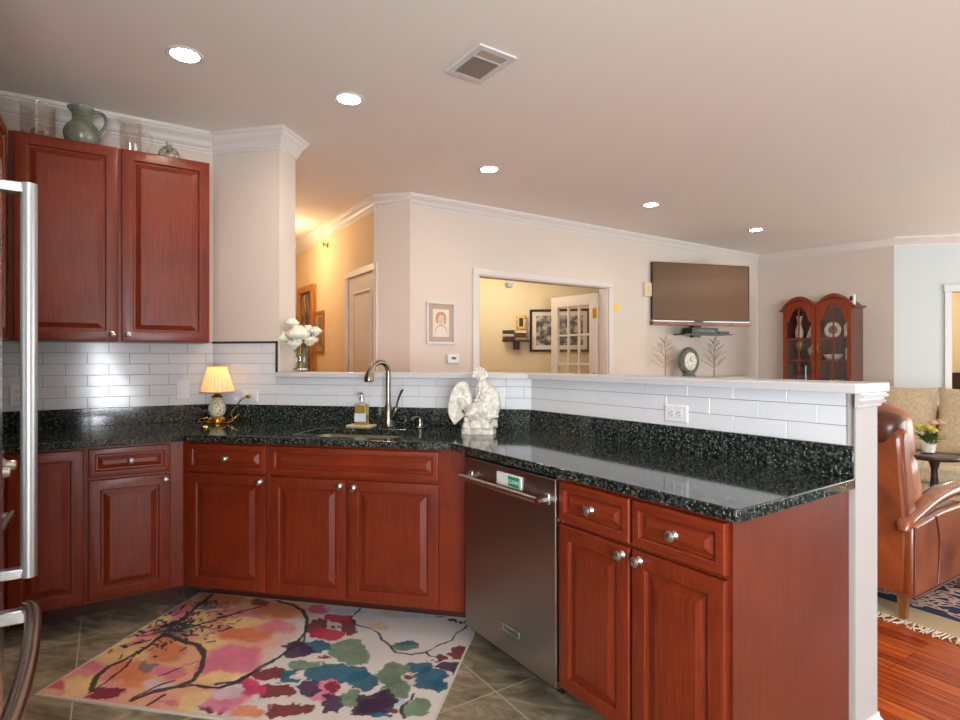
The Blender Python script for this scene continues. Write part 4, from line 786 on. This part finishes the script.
# ---------------- portrait wall (L frame, wall c=4.55) ----------------
t=picture('white framed pencil portrait of a child with taupe mat, left of the doorway','D',2.505,4.55,1.617,.29,.37,.018,.022,M['white'],M['mattan'],M['paper'],.045)
g=MB().ell((0,-.0125,.032),(.034,.0012,.043),20,8); g.build('drawn_face',plain('sepia_pencil',srgb(222,196,172),.9),t)
g=MB(); g.tube([(-.034,-.0128,.0),(-.042,-.0128,.04),(-.026,-.0128,.078),(.006,-.0128,.088),(.034,-.0128,.072),(.042,-.0128,.035),(.038,-.0128,-.01)],[.009,.012,.014,.013,.013,.011,.007],8,res=4,flat=.1,up=(0,1,0)); g.build('drawn_hair',plain('sepia_hair',srgb(196,150,118),.9),t)
g=MB(); g.tube([(-.06,-.0124,-.09),(-.04,-.0124,-.04),(-.012,-.0124,-.022),(.02,-.0124,-.024),(.05,-.0124,-.045),(.062,-.0124,-.09)],[.002,.003,.004,.004,.003,.002],6,res=4,flat=.2,up=(0,1,0)).box(-.016,-.0136,.036,-.008,-.0134,.039).box(.008,-.0136,.036,.016,-.0134,.039).box(-.008,-.0136,.008,.008,-.0134,.011).box(-.001,-.0136,.018,.003,-.0134,.03); g.build('drawn_lines',plain('pencil_line',srgb(160,128,112),.9),t)
t=thing('thermostat','white thermostat with small dark screen below the portrait','thermostat','D',(2.627,4.55,1.302)); b=MB().box(-.06,-.025,-.04,.06,0,.04).build('housing',M['white_plastic'],t,bevel=.006); MB().box(-.02,-.0262,-.006,.024,-.0248,.016).build('screen',M['black'],t)
t=tag(MB().box(-.035,-.004,-.04,.035,0,.04).build('sticky_note',plain('yellow_note_paper',srgb(238,212,80),.8),loc=fr('D',4.73,4.55,1.862),rot=(0,0,.801)),'yellow sticky note on the wall right of the doorway','note')
t=thing('wall_chime','cream wall plate left of the television','wall plate','D',(5.235,4.55,2.10)); MB().box(-.075,-.03,-.08,.075,0,.08).build('housing',M['cream_plastic'],t,bevel=.006); MB().box(-.02,-.036,-.04,.02,-.03,.04).build('button',M['cream_plastic'],t,bevel=.002)
# ---------------- den ----------------
t=picture('large black framed grey cityscape print on the den wall','W',-.58,7.62,1.68,.78,.56,.03,.03,M['black'],M['paper'],artm('grey_cityscape',[(50,50,48),(110,108,102),(190,186,176)],14),.055)
t=thing('wall_shelf','small dark wall shelf holding books in the den','shelf','W',(-1.15,7.62,1.55))
MB().box(-.17,-.16,-.018,.17,0,0).build('shelf_board',M['darkwood'],t); MB().prism([(-.03,-.10),(.03,-.10),(.045,0),(-.045,0)],-.12,-.018).build('bracket',M['darkwood'],t)
bc=[(66,40,34),(196,180,150),(40,44,50),(150,120,80),(90,50,40),(210,200,180)]
z=1.55
for i in range(3):
    o=thing('book',['dark brown book at the bottom of the left stack on the den shelf','cream book in the middle of the left stack on the den shelf','black book on top of the left stack on the den shelf'][i],'book','W',(-1.235,7.53,1.5502+i*.045),group='books on the den shelf')
    MB().box(-.075,-.07,0,.075,.07,.004).box(-.075,-.07,.038,.075,.07,.042).box(-.075,-.07,0,.075,-.064,.042).build('cover',plain('book_cover',srgb(*bc[i]),.6),o); MB().box(-.072,-.064,.004,.072,.066,.038).build('pages',M['paper'],o)
for i in range(3):
    o=thing('book',['tan book at the bottom of the right stack on the den shelf','russet book in the middle of the right stack on the den shelf','pale book on top of the right stack under the gold frame'][i],'book','W',(-1.07,7.53,1.5502+i*.045),group='books on the den shelf')
    MB().box(-.075,-.07,0,.075,.07,.004).box(-.075,-.07,.038,.075,.07,.042).box(-.075,-.07,0,.075,-.064,.042).build('cover',plain('book_cover',srgb(*bc[3+i]),.6),o); MB().box(-.072,-.064,.004,.072,.066,.038).build('pages',M['paper'],o)
t=picture('small gold frame leaning on books on the den shelf','W',-1.08,7.57,1.79,.13,.19,.025,.02,M['gold'],M['paper'],M['black'],.012,nm='photo_frame'); t.rotation_euler=(math.radians(-6),0,0)
picture('black framed photo on the den wall behind the glass door, upper','W',.08,7.62,1.98,.26,.30,.03,.03,M['black'],M['paper'],artm('photo_a',[(60,56,50),(180,170,150)],9),.03)
picture('gilt framed picture on the den wall behind the glass door','W',.42,7.62,1.95,.24,.30,.04,.03,M['gold'],M['paper'],artm('photo_b',[(120,110,80),(200,190,160)],9),.02)
t=thing('smoke_detector','small white round fitting under the doorway head','detector','L',(3.31,4.61,2.05)); MB().lathe([(0,-.05),(.03,-.045),(.045,-.02),(.045,0),(0,0)],20).build('housing',M['white_plastic'],t)
# ---------------- television wall ----------------
tvr=math.radians(27.6); tvc=(1.115,7.172)
t=thing('television','large flat television mounted on the wall, swung toward the kitchen','television','W',(tvc[0]+.008,tvc[1],1.757),rz=tvr)
MB().box(-.66,.012,0,.66,.05,.665).build('casing',M['black'],t,bevel=.004)
MB().box(-.66,0,0,.66,.012,.012).box(-.66,0,.655,.66,.012,.665).box(-.66,0,.012,-.652,.012,.655).box(.652,0,.012,.66,.012,.655).build('bezel',M['darkwood'],t)
MB().box(-.652,.004,.012,.652,.011,.655).build('screen',plain('reflection_tinted_screen',srgb(104,76,56),.12,spec=.6),t)  # brown base colour stands in for the warm room reflected in the glass
MB().box(-.10,.05,.2,.10,.20,.45).tube([(0,.18,.32),(-.25,.28,.32),(-.33,.22,.32)],.02,8).build('wall_arm',M['black'],t)
t=thing('soundbar','long silver and black soundbar under the television','soundbar','W',(tvc[0]+.008,tvc[1],1.693),rz=tvr)
MB().box(-.67,-.02,0,.66,.05,.042).build('body',M['armwood'],t,bevel=.004); MB().box(-.67,-.018,.042,.66,.05,.054).build('top_strip',M['handlem'],t)
MB().box(-.12,-.022,.04,.0,-.018,.055).build('display',M['black'],t)
t=thing('media_shelf','small black glass shelf with set-top box below the television','shelf','W',(tvc[0]+.02,tvc[1]+.02,1.585),rz=tvr)
MB().box(-.30,-.10,0,.34,.15,.012).build('shelf_board',M['black'],t); MB().box(-.02,.15,-.02,.08,.22,.12).build('bracket',M['black'],t)
t=thing('cable_box','black cable box on the shelf under the television','cable box','W',(tvc[0]+.02,tvc[1]+.02,1.5975),rz=tvr)
MB().box(-.20,-.07,0,.16,.12,.07).build('housing',M['black'],t,bevel=.004); MB().box(-.18,-.073,.02,.10,-.07,.05).build('front_panel',M['stone'],t)
t=thing('remote_control','small black remote beside the cable box','remote','W',(tvc[0]+.02,tvc[1]+.02,1.5975),rz=tvr); MB().box(.18,-.06,0,.32,-.02,.03).build('body',M['black'],t,bevel=.004)
t=thing('mantel_shelf','painted mantel under the television, mostly hidden by the half wall','mantel','D',(5.80,4.55,0))
MB().box(-1.0,-.30,1.03,1.15,0,1.085).build('shelf_board',M['ledge'],t,bevel=.004); MB().box(-.9,-.22,0,-.62,0,1.03).box(.78,-.22,0,1.05,0,1.03).box(-.62,-.2,.82,.78,0,1.03).build('surround',M['ledge'],t)
t=thing('mantel_clock','oval grey-green clock with pale dial on the mantel','clock','D',(5.75,4.37,1.085),rz=-PI/8)
MB().lathe([(0,0),(.16,0),(.165,.012),(.155,.03),(.135,.05),(0,.055)],32,'-y').build('case',M['stone'],t,(0,.02,.19)).scale=(.82,1,1.02)
MB().box(-.08,-.035,0,.08,.035,.02).prismy([(-.075,.02),(.075,.02),(.05,.06),(-.05,.06)],-.03,.03).build('foot',M['stone'],t,bevel=.004)
MB().lathe([(0,0),(.095,0),(.09,.004),(0,.005)],32,'-y').build('dial',M['ceramic'],t,(0,-.034,.19)).scale=(.82,1,1.1)
MB().box(-.003,-.042,.19,.003,-.04,.25).box(0,-.042,.187,.04,-.04,.193).box(-.002,-.0405,.125,.002,-.04,.14).build('hands',M['black'],t)
def twig(a,c,label,H,col,group='twig trees on the mantel',seed=1):
    t=thing('twig_tree',label,'decoration','D',(a,c,1.085),group=group); q=random.Random(seed)
    MB().tube([(0,0,0),(.006,0,H*.5),(-.004,0,H)],[.006,.004,.002],6).build('stem',col,t)
    g=MB()
    for k in range(30):
        z=H*(.22+.75*k/30); a_=k*2.4; L=(.17 if k<22 else .1)*(1-.35*k/30); p=Vector((0,0,z)); d=Vector((math.cos(a_),math.sin(a_)*.6,.45)).normalized()
        g.tube([p,p+d*L*.5+Vector((0,0,-.004)),p+d*L],[.0025,.002,.0015],5)
        for s in (.45,.7,1): 
            e=p+d*L*s; g.tube([e,e+Vector((q.uniform(-.03,.03),q.uniform(-.02,.02),.025))],[.0016,.001],4); g.ell((e.x,e.y,e.z+.004),(.005,.005,.005),6,4)
    g.build('branches',col,t)
twig(5.36,4.40,'bare twig tree on the mantel left of the clock',.46,noisy('pale_twig',srgb(150,112,84),srgb(196,160,130),ns=20,rough=.6))
twig(6.22,4.36,'bare twig tree on the mantel right of the clock',.47,noisy('grey_twig',srgb(120,100,86),srgb(166,146,130),ns=20,rough=.6),seed=4)
# ---------------- china cabinet ----------------
ang=math.radians(-46); cw=.80; cd=.24
t=thing('china_cabinet','mahogany china cabinet with twin arched glass doors in the far corner','cabinet','W',(2.185,7.825,0),rz=ang)
zs,zb=1.90,.95
MB().box(-.02,-.04,.08,cw+.02,cd+.12,.95).box(-.03,-.05,0,cw+.03,cd,.08).box(-.035,-.055,.93,cw+.035,cd,.965).build('base',M['chinawood'],t,bevel=.004)
for k in range(2): 
    o=MB().rings(.37,.78,[(0,0),(0,-.016),(.004,-.02),(.06,-.02),(.066,-.012),(.09,-.019)]).build('base_door',M['chinawood'],t,(.02+k*.39,-.04,.12)); MB().lathe(KP,12,'-y').build('knob',M['brass'],o,(.33 if k==0 else .04,-.02,.5))
b=MB().box(0,.0,.965,.02,cd-.01,zs).box(cw-.02,0,.965,cw,cd-.01,zs).box(0,cd-.02,.965,cw,cd,zs).box(0,.0,.965,cw,cd-.01,.985).box(cw/2-.012,.02,.965,cw/2+.012,cd-.02,zs)
b.build('case',M['chinadark'],t,bevel=.002)
def arch(x0,x1,z0,zr,rise,n=20): return [(x0+(x1-x0)*i/n, z0+rise*math.sin(PI*i/n)**.8) for i in range(n+1)]
# arched pediment fronts and top
for k in range(2):
    x0=k*cw/2; x1=x0+cw/2; ar=arch(x0,x1,zs,0,.125)
    MB().prismy([(x0,zs-.005)]+ar+[(x1,zs-.005)],0,cd).build('arched_top',M['chinadark'],t)
    mo=MB(); mo.tube([(x,-.012,z+.008) for x,z in ar],.022,8,up=(0,1,0)); mo.tube([(x,-.022,z+.026) for x,z in ar],.014,8,up=(0,1,0)); mo.build('arched_moulding',M['chinawood'],t,smooth=60)
MB().box(-.035,-.035,zs-.01,.0,cd,zs+.015).build('cornice',M['chinadark'],t,bevel=.003); MB().box(cw,-.035,zs-.01,cw+.035,cd,zs+.015).build('cornice',M['chinadark'],t,bevel=.003)
for k in range(2):
    x0=k*cw/2+.004; w=cw/2-.008; H=zs+.085-.975
    # door leaf: solid frame with a scalloped opening
    n=24; outer_=[(0,0),(w,0),(w,zs-.975)]+[(w*(1-i/n),zs-.975+.105*math.sin(PI*i/n)**.8) for i in range(1,n)]+[(0,zs-.975)]
    def inner(u):
        s=abs(2*u-1); return zs-.975-.15+(.19*max(0,math.cos(s*PI/2*1.25))**.7 if s<.8 else 0)
    inn=[(.045,.045),(w-.045,.045)]+[(.045+(w-.09)*(1-i/n),inner(1-i/n)) for i in range(n+1)]
    bm=bmesh.new(); es=[]
    for poly in (outer_,inn):
        vs=[bm.verts.new((x,-.02,z)) for x,z in poly]; es+=[bm.edges.new((vs[i],vs[(i+1)%len(vs)])) for i in range(len(vs))]
    bmesh.ops.triangle_fill(bm,use_beauty=True,edges=es); r=bmesh.ops.extrude_face_region(bm,geom=bm.faces[:])
    for v_ in [g for g in r['geom'] if isinstance(g,bmesh.types.BMVert)]: v_.co.y=0
    bm.verts.index_update(); m=MB(); m.add([v_.co[:] for v_ in bm.verts],[[v_.index for v_ in f.verts] for f in bm.faces]); bm.free()
    o=m.build('glazed_door',M['chinawood'],t,(x0,-.001,.975),smooth=30)
    MB().box(w/2-.007,-.017,.045,w/2+.007,-.006,inner(.5)).box(.045,-.017,.31,w-.045,-.006,.322).box(.045,-.017,.56,w-.045,-.006,.572).build('glazing_bar',M['chinawood'],o)
    MB().box(.04,-.012,.04,w-.04,-.009,inner(.5)+.0).build('pane',M['glass'],o)
    MB().box(w-.032 if k==0 else .022,-.026,.40,w-.022 if k==0 else .032,-.02,.50).lathe([(.002,-.02),(.005,-.015),(.005,.015),(.002,.02)],8,cx=w-.027 if k==0 else .027,cy=-.034,cz=.45).build('pull_handle',M['brass'],o)
for z in (1.27,1.55): MB().box(.02,.03,z,cw/2-.012,cd-.03,z+.012).box(cw/2+.012,.03,z,cw-.02,cd-.03,z+.012).build('shelf',M['chinadark'],t)
def inchina(nm,label,cat,x,y,z,mb,m):
    o=thing(nm,label,cat,'W',(2.185+x*math.cos(ang)-y*math.sin(ang),7.825+x*math.sin(ang)+y*math.cos(ang),z),rz=ang); mb.build('body',m,o,smooth=60); return o
plate=lambda r:MB().lathe([(0,0),(r*.6,0),(r*.7,.008),(r,.018),(r,.022),(r*.68,.012),(0,.006)],28,'-y')
vase=lambda h,r:MB().lathe([(0,0),(r*.8,0),(r,h*.15),(r*.9,h*.35),(r*.45,h*.6),(r*.4,h*.75),(r*.8,h),(r*.7,h),(.0,h*.7)],20)
Zs=[.985,1.282,1.562]
inchina('vase','tall patterned vase on the top left shelf of the china cabinet','vase',.13,.12,Zs[2],vase(.27,.05),M['porcelain'])
o=inchina('pyramid_ornament','white pyramid ornament on the top left shelf of the china cabinet','ornament',.30,.12,Zs[2],MB().lathe([(.09,0),(.085,.02),(.02,.17),(0,.18)],4),M['ceramic'])
o=inchina('dinner_plate','round white plate with dark centre, top right shelf of the china cabinet','plate',.52,.15,Zs[2]+.085,plate(.095),M['ceramic']); MB().lathe([(0,.007),(.05,.007),(.05,.015),(0,.016)],20,'-y').build('painted_centre',M['stone'],o)
o=inchina('wall_plaque','white arched plaque at the right of the top china cabinet shelf','plaque',.70,.12,Zs[2],MB().prismy([(-.05,0),(.05,0),(.05,.12),(.03,.17),(-.01,.19),(-.05,.13)],0,.02),M['ceramic'])
inchina('glass_goblet','gilt topped goblet on the middle left shelf of the china cabinet','goblet',.13,.12,Zs[1],MB().lathe([(0,0),(.04,0),(.035,.01),(.008,.03),(.008,.12),(.04,.16),(.045,.22),(.035,.24),(0,.24)],18),M['gold'])
inchina('silver_urn','silver urn on the middle left shelf of the china cabinet','urn',.29,.12,Zs[1],MB().lathe([(0,0),(.04,0),(.03,.015),(.01,.04),(.05,.09),(.055,.14),(.02,.18),(.015,.21),(0,.22)],18),M['nickel'])
inchina('serving_dish','white oval serving dish on the middle right shelf of the china cabinet','dish',.53,.12,Zs[1],MB().lathe([(0,0),(.05,0),(.10,.06),(.105,.075),(.095,.07),(0,.02)],24),M['ceramic'])
inchina('square_tile','small white square tile on the middle right shelf of the china cabinet','tile',.71,.12,Zs[1],MB().box(-.045,0,0,.045,.02,.15),M['ceramic'])
inchina('candlestick','left slender silver candlestick on the bottom china cabinet shelf','candlestick',.12,.13,Zs[0],MB().lathe([(0,0),(.035,0),(.03,.01),(.01,.03),(.014,.10),(.008,.15),(.018,.21),(.014,.22),(0,.22)],14),M['nickel'])
inchina('candlestick','silver candlestick beside the white vase on the bottom china cabinet shelf','candlestick',.21,.12,Zs[0],MB().lathe([(0,0),(.035,0),(.03,.01),(.01,.03),(.014,.10),(.008,.16),(.018,.23),(.014,.24),(0,.24)],14),M['nickel'])
inchina('vase','small white waisted vase on the bottom left shelf of the china cabinet','vase',.315,.12,Zs[0],vase(.17,.045),M['ceramic'])
inchina('teacup','left white cup on the bottom right shelf of the china cabinet','cup',.53,.13,Zs[0],MB().lathe([(0,.0),(.07,.004),(.072,.008),(.02,.01),(.03,.03),(.042,.075),(.038,.075),(0,.02)],18),M['ceramic'])
inchina('teacup','right white cup on the bottom right shelf of the china cabinet','cup',.625,.12,Zs[0],MB().lathe([(0,.0),(.07,.004),(.072,.008),(.02,.01),(.03,.03),(.042,.075),(.038,.075),(0,.02)],18),M['ceramic'])
inchina('pillar_candle','white pillar candle at the right of the bottom china cabinet shelf','candle',.72,.13,Zs[0],MB().lathe([(0,0),(.022,0),(.022,.16),(.016,.165),(0,.162)],16),M['ceramic'])
t=thing('indoor_camera','small white gadget with dark lens on top of the china cabinet','gadget','W',(2.185+.78*math.cos(ang)-.03*math.sin(ang),7.825+.78*math.sin(ang)+.03*math.cos(ang),zs+.0155),rz=ang)
MB().box(-.032,-.02,0,.032,.02,.12).build('housing',M['white_plastic'],t,bevel=.006); MB().box(-.016,-.023,.05,.016,-.019,.10).build('lens',M['black'],t)
# ---------------- living rug, recliner, sofa, table ----------------
nm_=noisy('navy_persian_pile',srgb(18,30,56),srgb(30,46,78),ns=30,rough=.95,bump=.3)
t=thing('persian_rug','navy patterned rug with beige border and fringe under the recliner','rug','P',(0,0,-.002))
MB().box(-3.9,3.30,0,1.4,6.3,.010).build('border',plain('beige_border_pile',srgb(190,168,132),.95),t)
MB().box(-3.7,3.50,.0,1.2,6.1,.013).build('field',nm_,t)
g=MB(); q=random.Random(8)
for k in range(220):
    a=-2.9+k*.0155; g.tube([(a,3.305,.008),(a+q.uniform(-.02,.02),3.265,.006),(a+q.uniform(-.03,.03),3.23+q.uniform(-.012,.012),.004)],[.005,.006,.003],5,flat=.6)
tag(g.build('fringe',plain('cream_fringe',srgb(216,204,182),.95),t),kind='stuff')
g=MB(); 
for k in range(150):
    a=q.uniform(-1.9,-.5); c=q.uniform(3.56,4.3); r=q.uniform(.02,.07); n=7; ph=q.random()*6
    pts=[(a+r*math.cos(ph+i*.7)*(1+.5*(i%2)),c+r*math.sin(ph+i*.7),.0135) for i in range(n)]
    g.tube(pts,.007,5,res=3,flat=.4)
g.build('vine_pattern',plain('rose_cream_pile',srgb(206,170,158),.95),t)
# recliner: L frame, faces +a
t=thing('leather_recliner','brown leather wing recliner seen from behind, right of the half wall','armchair','L',(3.70,1.63,.0))
# local: x forward, y left, chair 0.84 wide
def slab(w,h,d,r=.05,n=6,puff=.0,taper=0):
    m=MB(); pr=rrect(-d/2,-w/2,d/2,w/2,min(r,d/2*.98),n); N=len(pr); L=10
    vs=[];fs=[]
    for i in range(L+1):
        tt=i/L; k=1-((abs(2*tt-1))**6)*min(.45,r/ max(w,1e-3)*2); kd=1-((abs(2*tt-1))**4)*.55
        sc=1-taper*tt
        for x,y in pr: vs.append((x*kd*(1+puff*math.sin(PI*tt)),y*k*sc,h*tt))
    for i in range(L):
        for j in range(N): fs.append((i*N+j,i*N+(j+1)%N,(i+1)*N+(j+1)%N,(i+1)*N+j))
    fs.append(list(range(N))[::-1]); fs.append([L*N+j for j in range(N)])
    return m.add(vs,fs)
# side/base body
bs=MB().prism([(-.43,-.42),(.36,-.42),(.40,-.38),(.40,.38),(.36,.42),(-.43,.42)],.13,.40)
bs.build('seat_base',M['leather'],t,bevel=.02)
for s in (-1,1):
    pf=[(-.43,.13),(.38,.13),(.42,.25),(.42,.48),(.2,.52),(-.1,.52),(-.3,.50),(-.43,.49)]
    m=MB().prismy(pf,-.055,.055); sd=m.build('side_panel',M['leather'],t,(0,s*.375,0),bevel=.018)
    MB().tube([(-.16,s*.432,.15),(-.14,s*.434,.35),(-.18,s*.432,.50)],.004,6,res=4).tube([(-.425,s*.431,.14),(-.425,s*.431,.48)],.005,6).tube([(-.43,s*.431,.135),(.4,s*.431,.135)],.006,6).build('piping',M['leatherdark'],t)
    MB().tube([(-.45,s*.39,.455),(-.42,s*.39,.50),(-.34,s*.39,.525),(-.18,s*.39,.565),(0,s*.39,.59),(.22,s*.39,.59),(.40,s*.39,.56),(.45,s*.39,.50)],[.024,.040,.042,.046,.052,.054,.05,.03],16,res=4,flat=.75).build('armrest',M['armwood'],t,smooth=60)
tilt=math.radians(-14)
bk=MB().prismy([(-.43,.13),(-.435,.48),(-.49,.80),(-.505,.91),(-.49,.955),(-.44,.965),(-.40,.92),(-.34,.60),(-.30,.48),(-.30,.13)],-.405,.405).build('back_shell',M['leather'],t,bevel=.028,smooth=60)
for s in (-1,1): MB().tube([(-.425,s*.395,.50),(-.48,s*.395,.80),(-.49,s*.385,.91)],.006,6).build('piping',M['leatherdark'],bk)
slab(.76,.44,.22,.09,puff=.15).build('lumbar_cushion',M['leatherlight'],t,(-.20,0,.42),(0,tilt,0),smooth=60)
slab(.76,.33,.24,.10,puff=.2).build('head_cushion',M['leatherlight'],t,(-.30,0,.74),(0,tilt,0),smooth=60)
slab(.78,.19,.15,.07,puff=.2).build('head_roll',M['leatherdark'],t,(-.405,0,.85),(0,tilt,0),smooth=60)
slab(.60,.15,.66,.06).build('seat_cushion',M['leatherlight'],t,(.08,0,.38),smooth=60)
for x in (-.39,.34):
    for y in (-.37,.37): MB().lathe([(0,0),(.020,0),(.033,.135),(0,.135)],4).build('leg',M['legwood'],t,(x,y,.0115 if True else 0),rot=(0,0,PI/4))
# sofa: P frame, faces -c
t=thing('sofa','beige fabric sofa with loose back cushions behind the recliner','sofa','P',(-1.70,6.05,.0))
MB().box(-.95,-.38,.08,.95,.62,.28).build('base',M['linen'],t,bevel=.03)
for s in (-1,1): MB().box(s*1.08-.13,-.42,.08,s*1.08+.13,.62,.62).build('arm',M['linen'],t,bevel=.06)
MB().box(-.95,.40,.28,.95,.64,.86).build('back',M['linen'],t,bevel=.05)
for k in range(2): 
    MB().box(-.94+k*.945,-.45,.285,-.005+k*.945,.38,.45).build('seat_cushion',M['linen'],t,bevel=.04)
def pillow(w,h,d,n=14):
    m=MB(); vs=[];fs=[]
    for s in (-1,1):
        for j in range(n+1):
            for i in range(n+1):
                u=2*i/n-1;v=2*j/n-1; th=d/2*((1-u*u)*(1-v*v))**.42; k=1-.06*(1-abs(u)**2)*abs(v)**3; kk=1-.06*(1-abs(v)**2)*abs(u)**3
                vs.append((u*w/2*kk,s*th,v*h/2*k+h/2))
    N=(n+1)**2
    for s in range(2):
        for j in range(n):
            for i in range(n): a=s*N+j*(n+1)+i; fs.append((a,a+1,a+n+2,a+n+1))
    return m.add(vs,fs)
for pw,pc in ((.46,-.69),(.58,-.17),(.58,.43)): pillow(pw,.60,.24).build('back_cushion',M['linen'],t,(pc,.27,.45),rot=(math.radians(-10),0,math.radians(3)),smooth=60)
o=thing('throw_pillow','pale blue-grey pillow lying on top of the sofa back','pillow','P',(-1.50,6.58,.862)); pillow(.42,.15,.20).build('cover',M['linengrey'],o,smooth=60)
t=thing('side_table','small round dark side table between recliner and sofa','table','W',(2.33,4.76,0))
MB().lathe([(0,.575),(.14,.575),(.165,.58),(.17,.595),(.165,.61),(.155,.605),(0,.60)],32).build('table_top',M['darkwood'],t); MB().lathe([(0,0),(.12,0),(.13,.012),(.05,.03),(.022,.06),(.03,.3),(.02,.5),(.04,.575),(0,.575)],20).build('pedestal',M['darkwood'],t)
t=thing('potted_flowers','small pot of yellow and salmon flowers on the side table','flowers','W',(2.34,4.86,.6105))
MB().lathe([(0,0),(.038,0),(.045,.03),(.05,.065),(.045,.065),(.04,.03),(0,.02)],22).build('pot',M['ceramic'],t)
g=MB(); q=random.Random(11)
for k in range(34): a=q.random()*6.28; leaf_mb(g,(.02*math.cos(a),.02*math.sin(a),.06+.06*q.random()),(math.cos(a),math.sin(a),.3+q.random()*.9),.10,.018)
g.build('leaves',M['leaf'],t,smooth=70)
for k in range(9):
    a=k*2.4; r=.03+.05*math.sqrt(k/9); rose(t,(r*math.cos(a)*1.1,r*math.sin(a),.155+.03*(k%3)),.032,'pinkpetal' if k in (2,5) else 'yellowpetal',k+20)
# bedroom glimpse
t=thing('bed','bed with beige cover glimpsed through the far doorway','bed','W',(4.7,9.3,0)); MB().box(-.8,-1.0,.2,.8,.8,.55).build('mattress',M['linen'],t,bevel=.06); MB().box(-.85,.8,0,.85,.88,1.1).build('headboard',M['darkwood'],t); MB().box(-.75,-.9,0,-.68,-.83,.2).box(.68,-.9,0,.75,-.83,.2).build('leg',M['darkwood'],t)
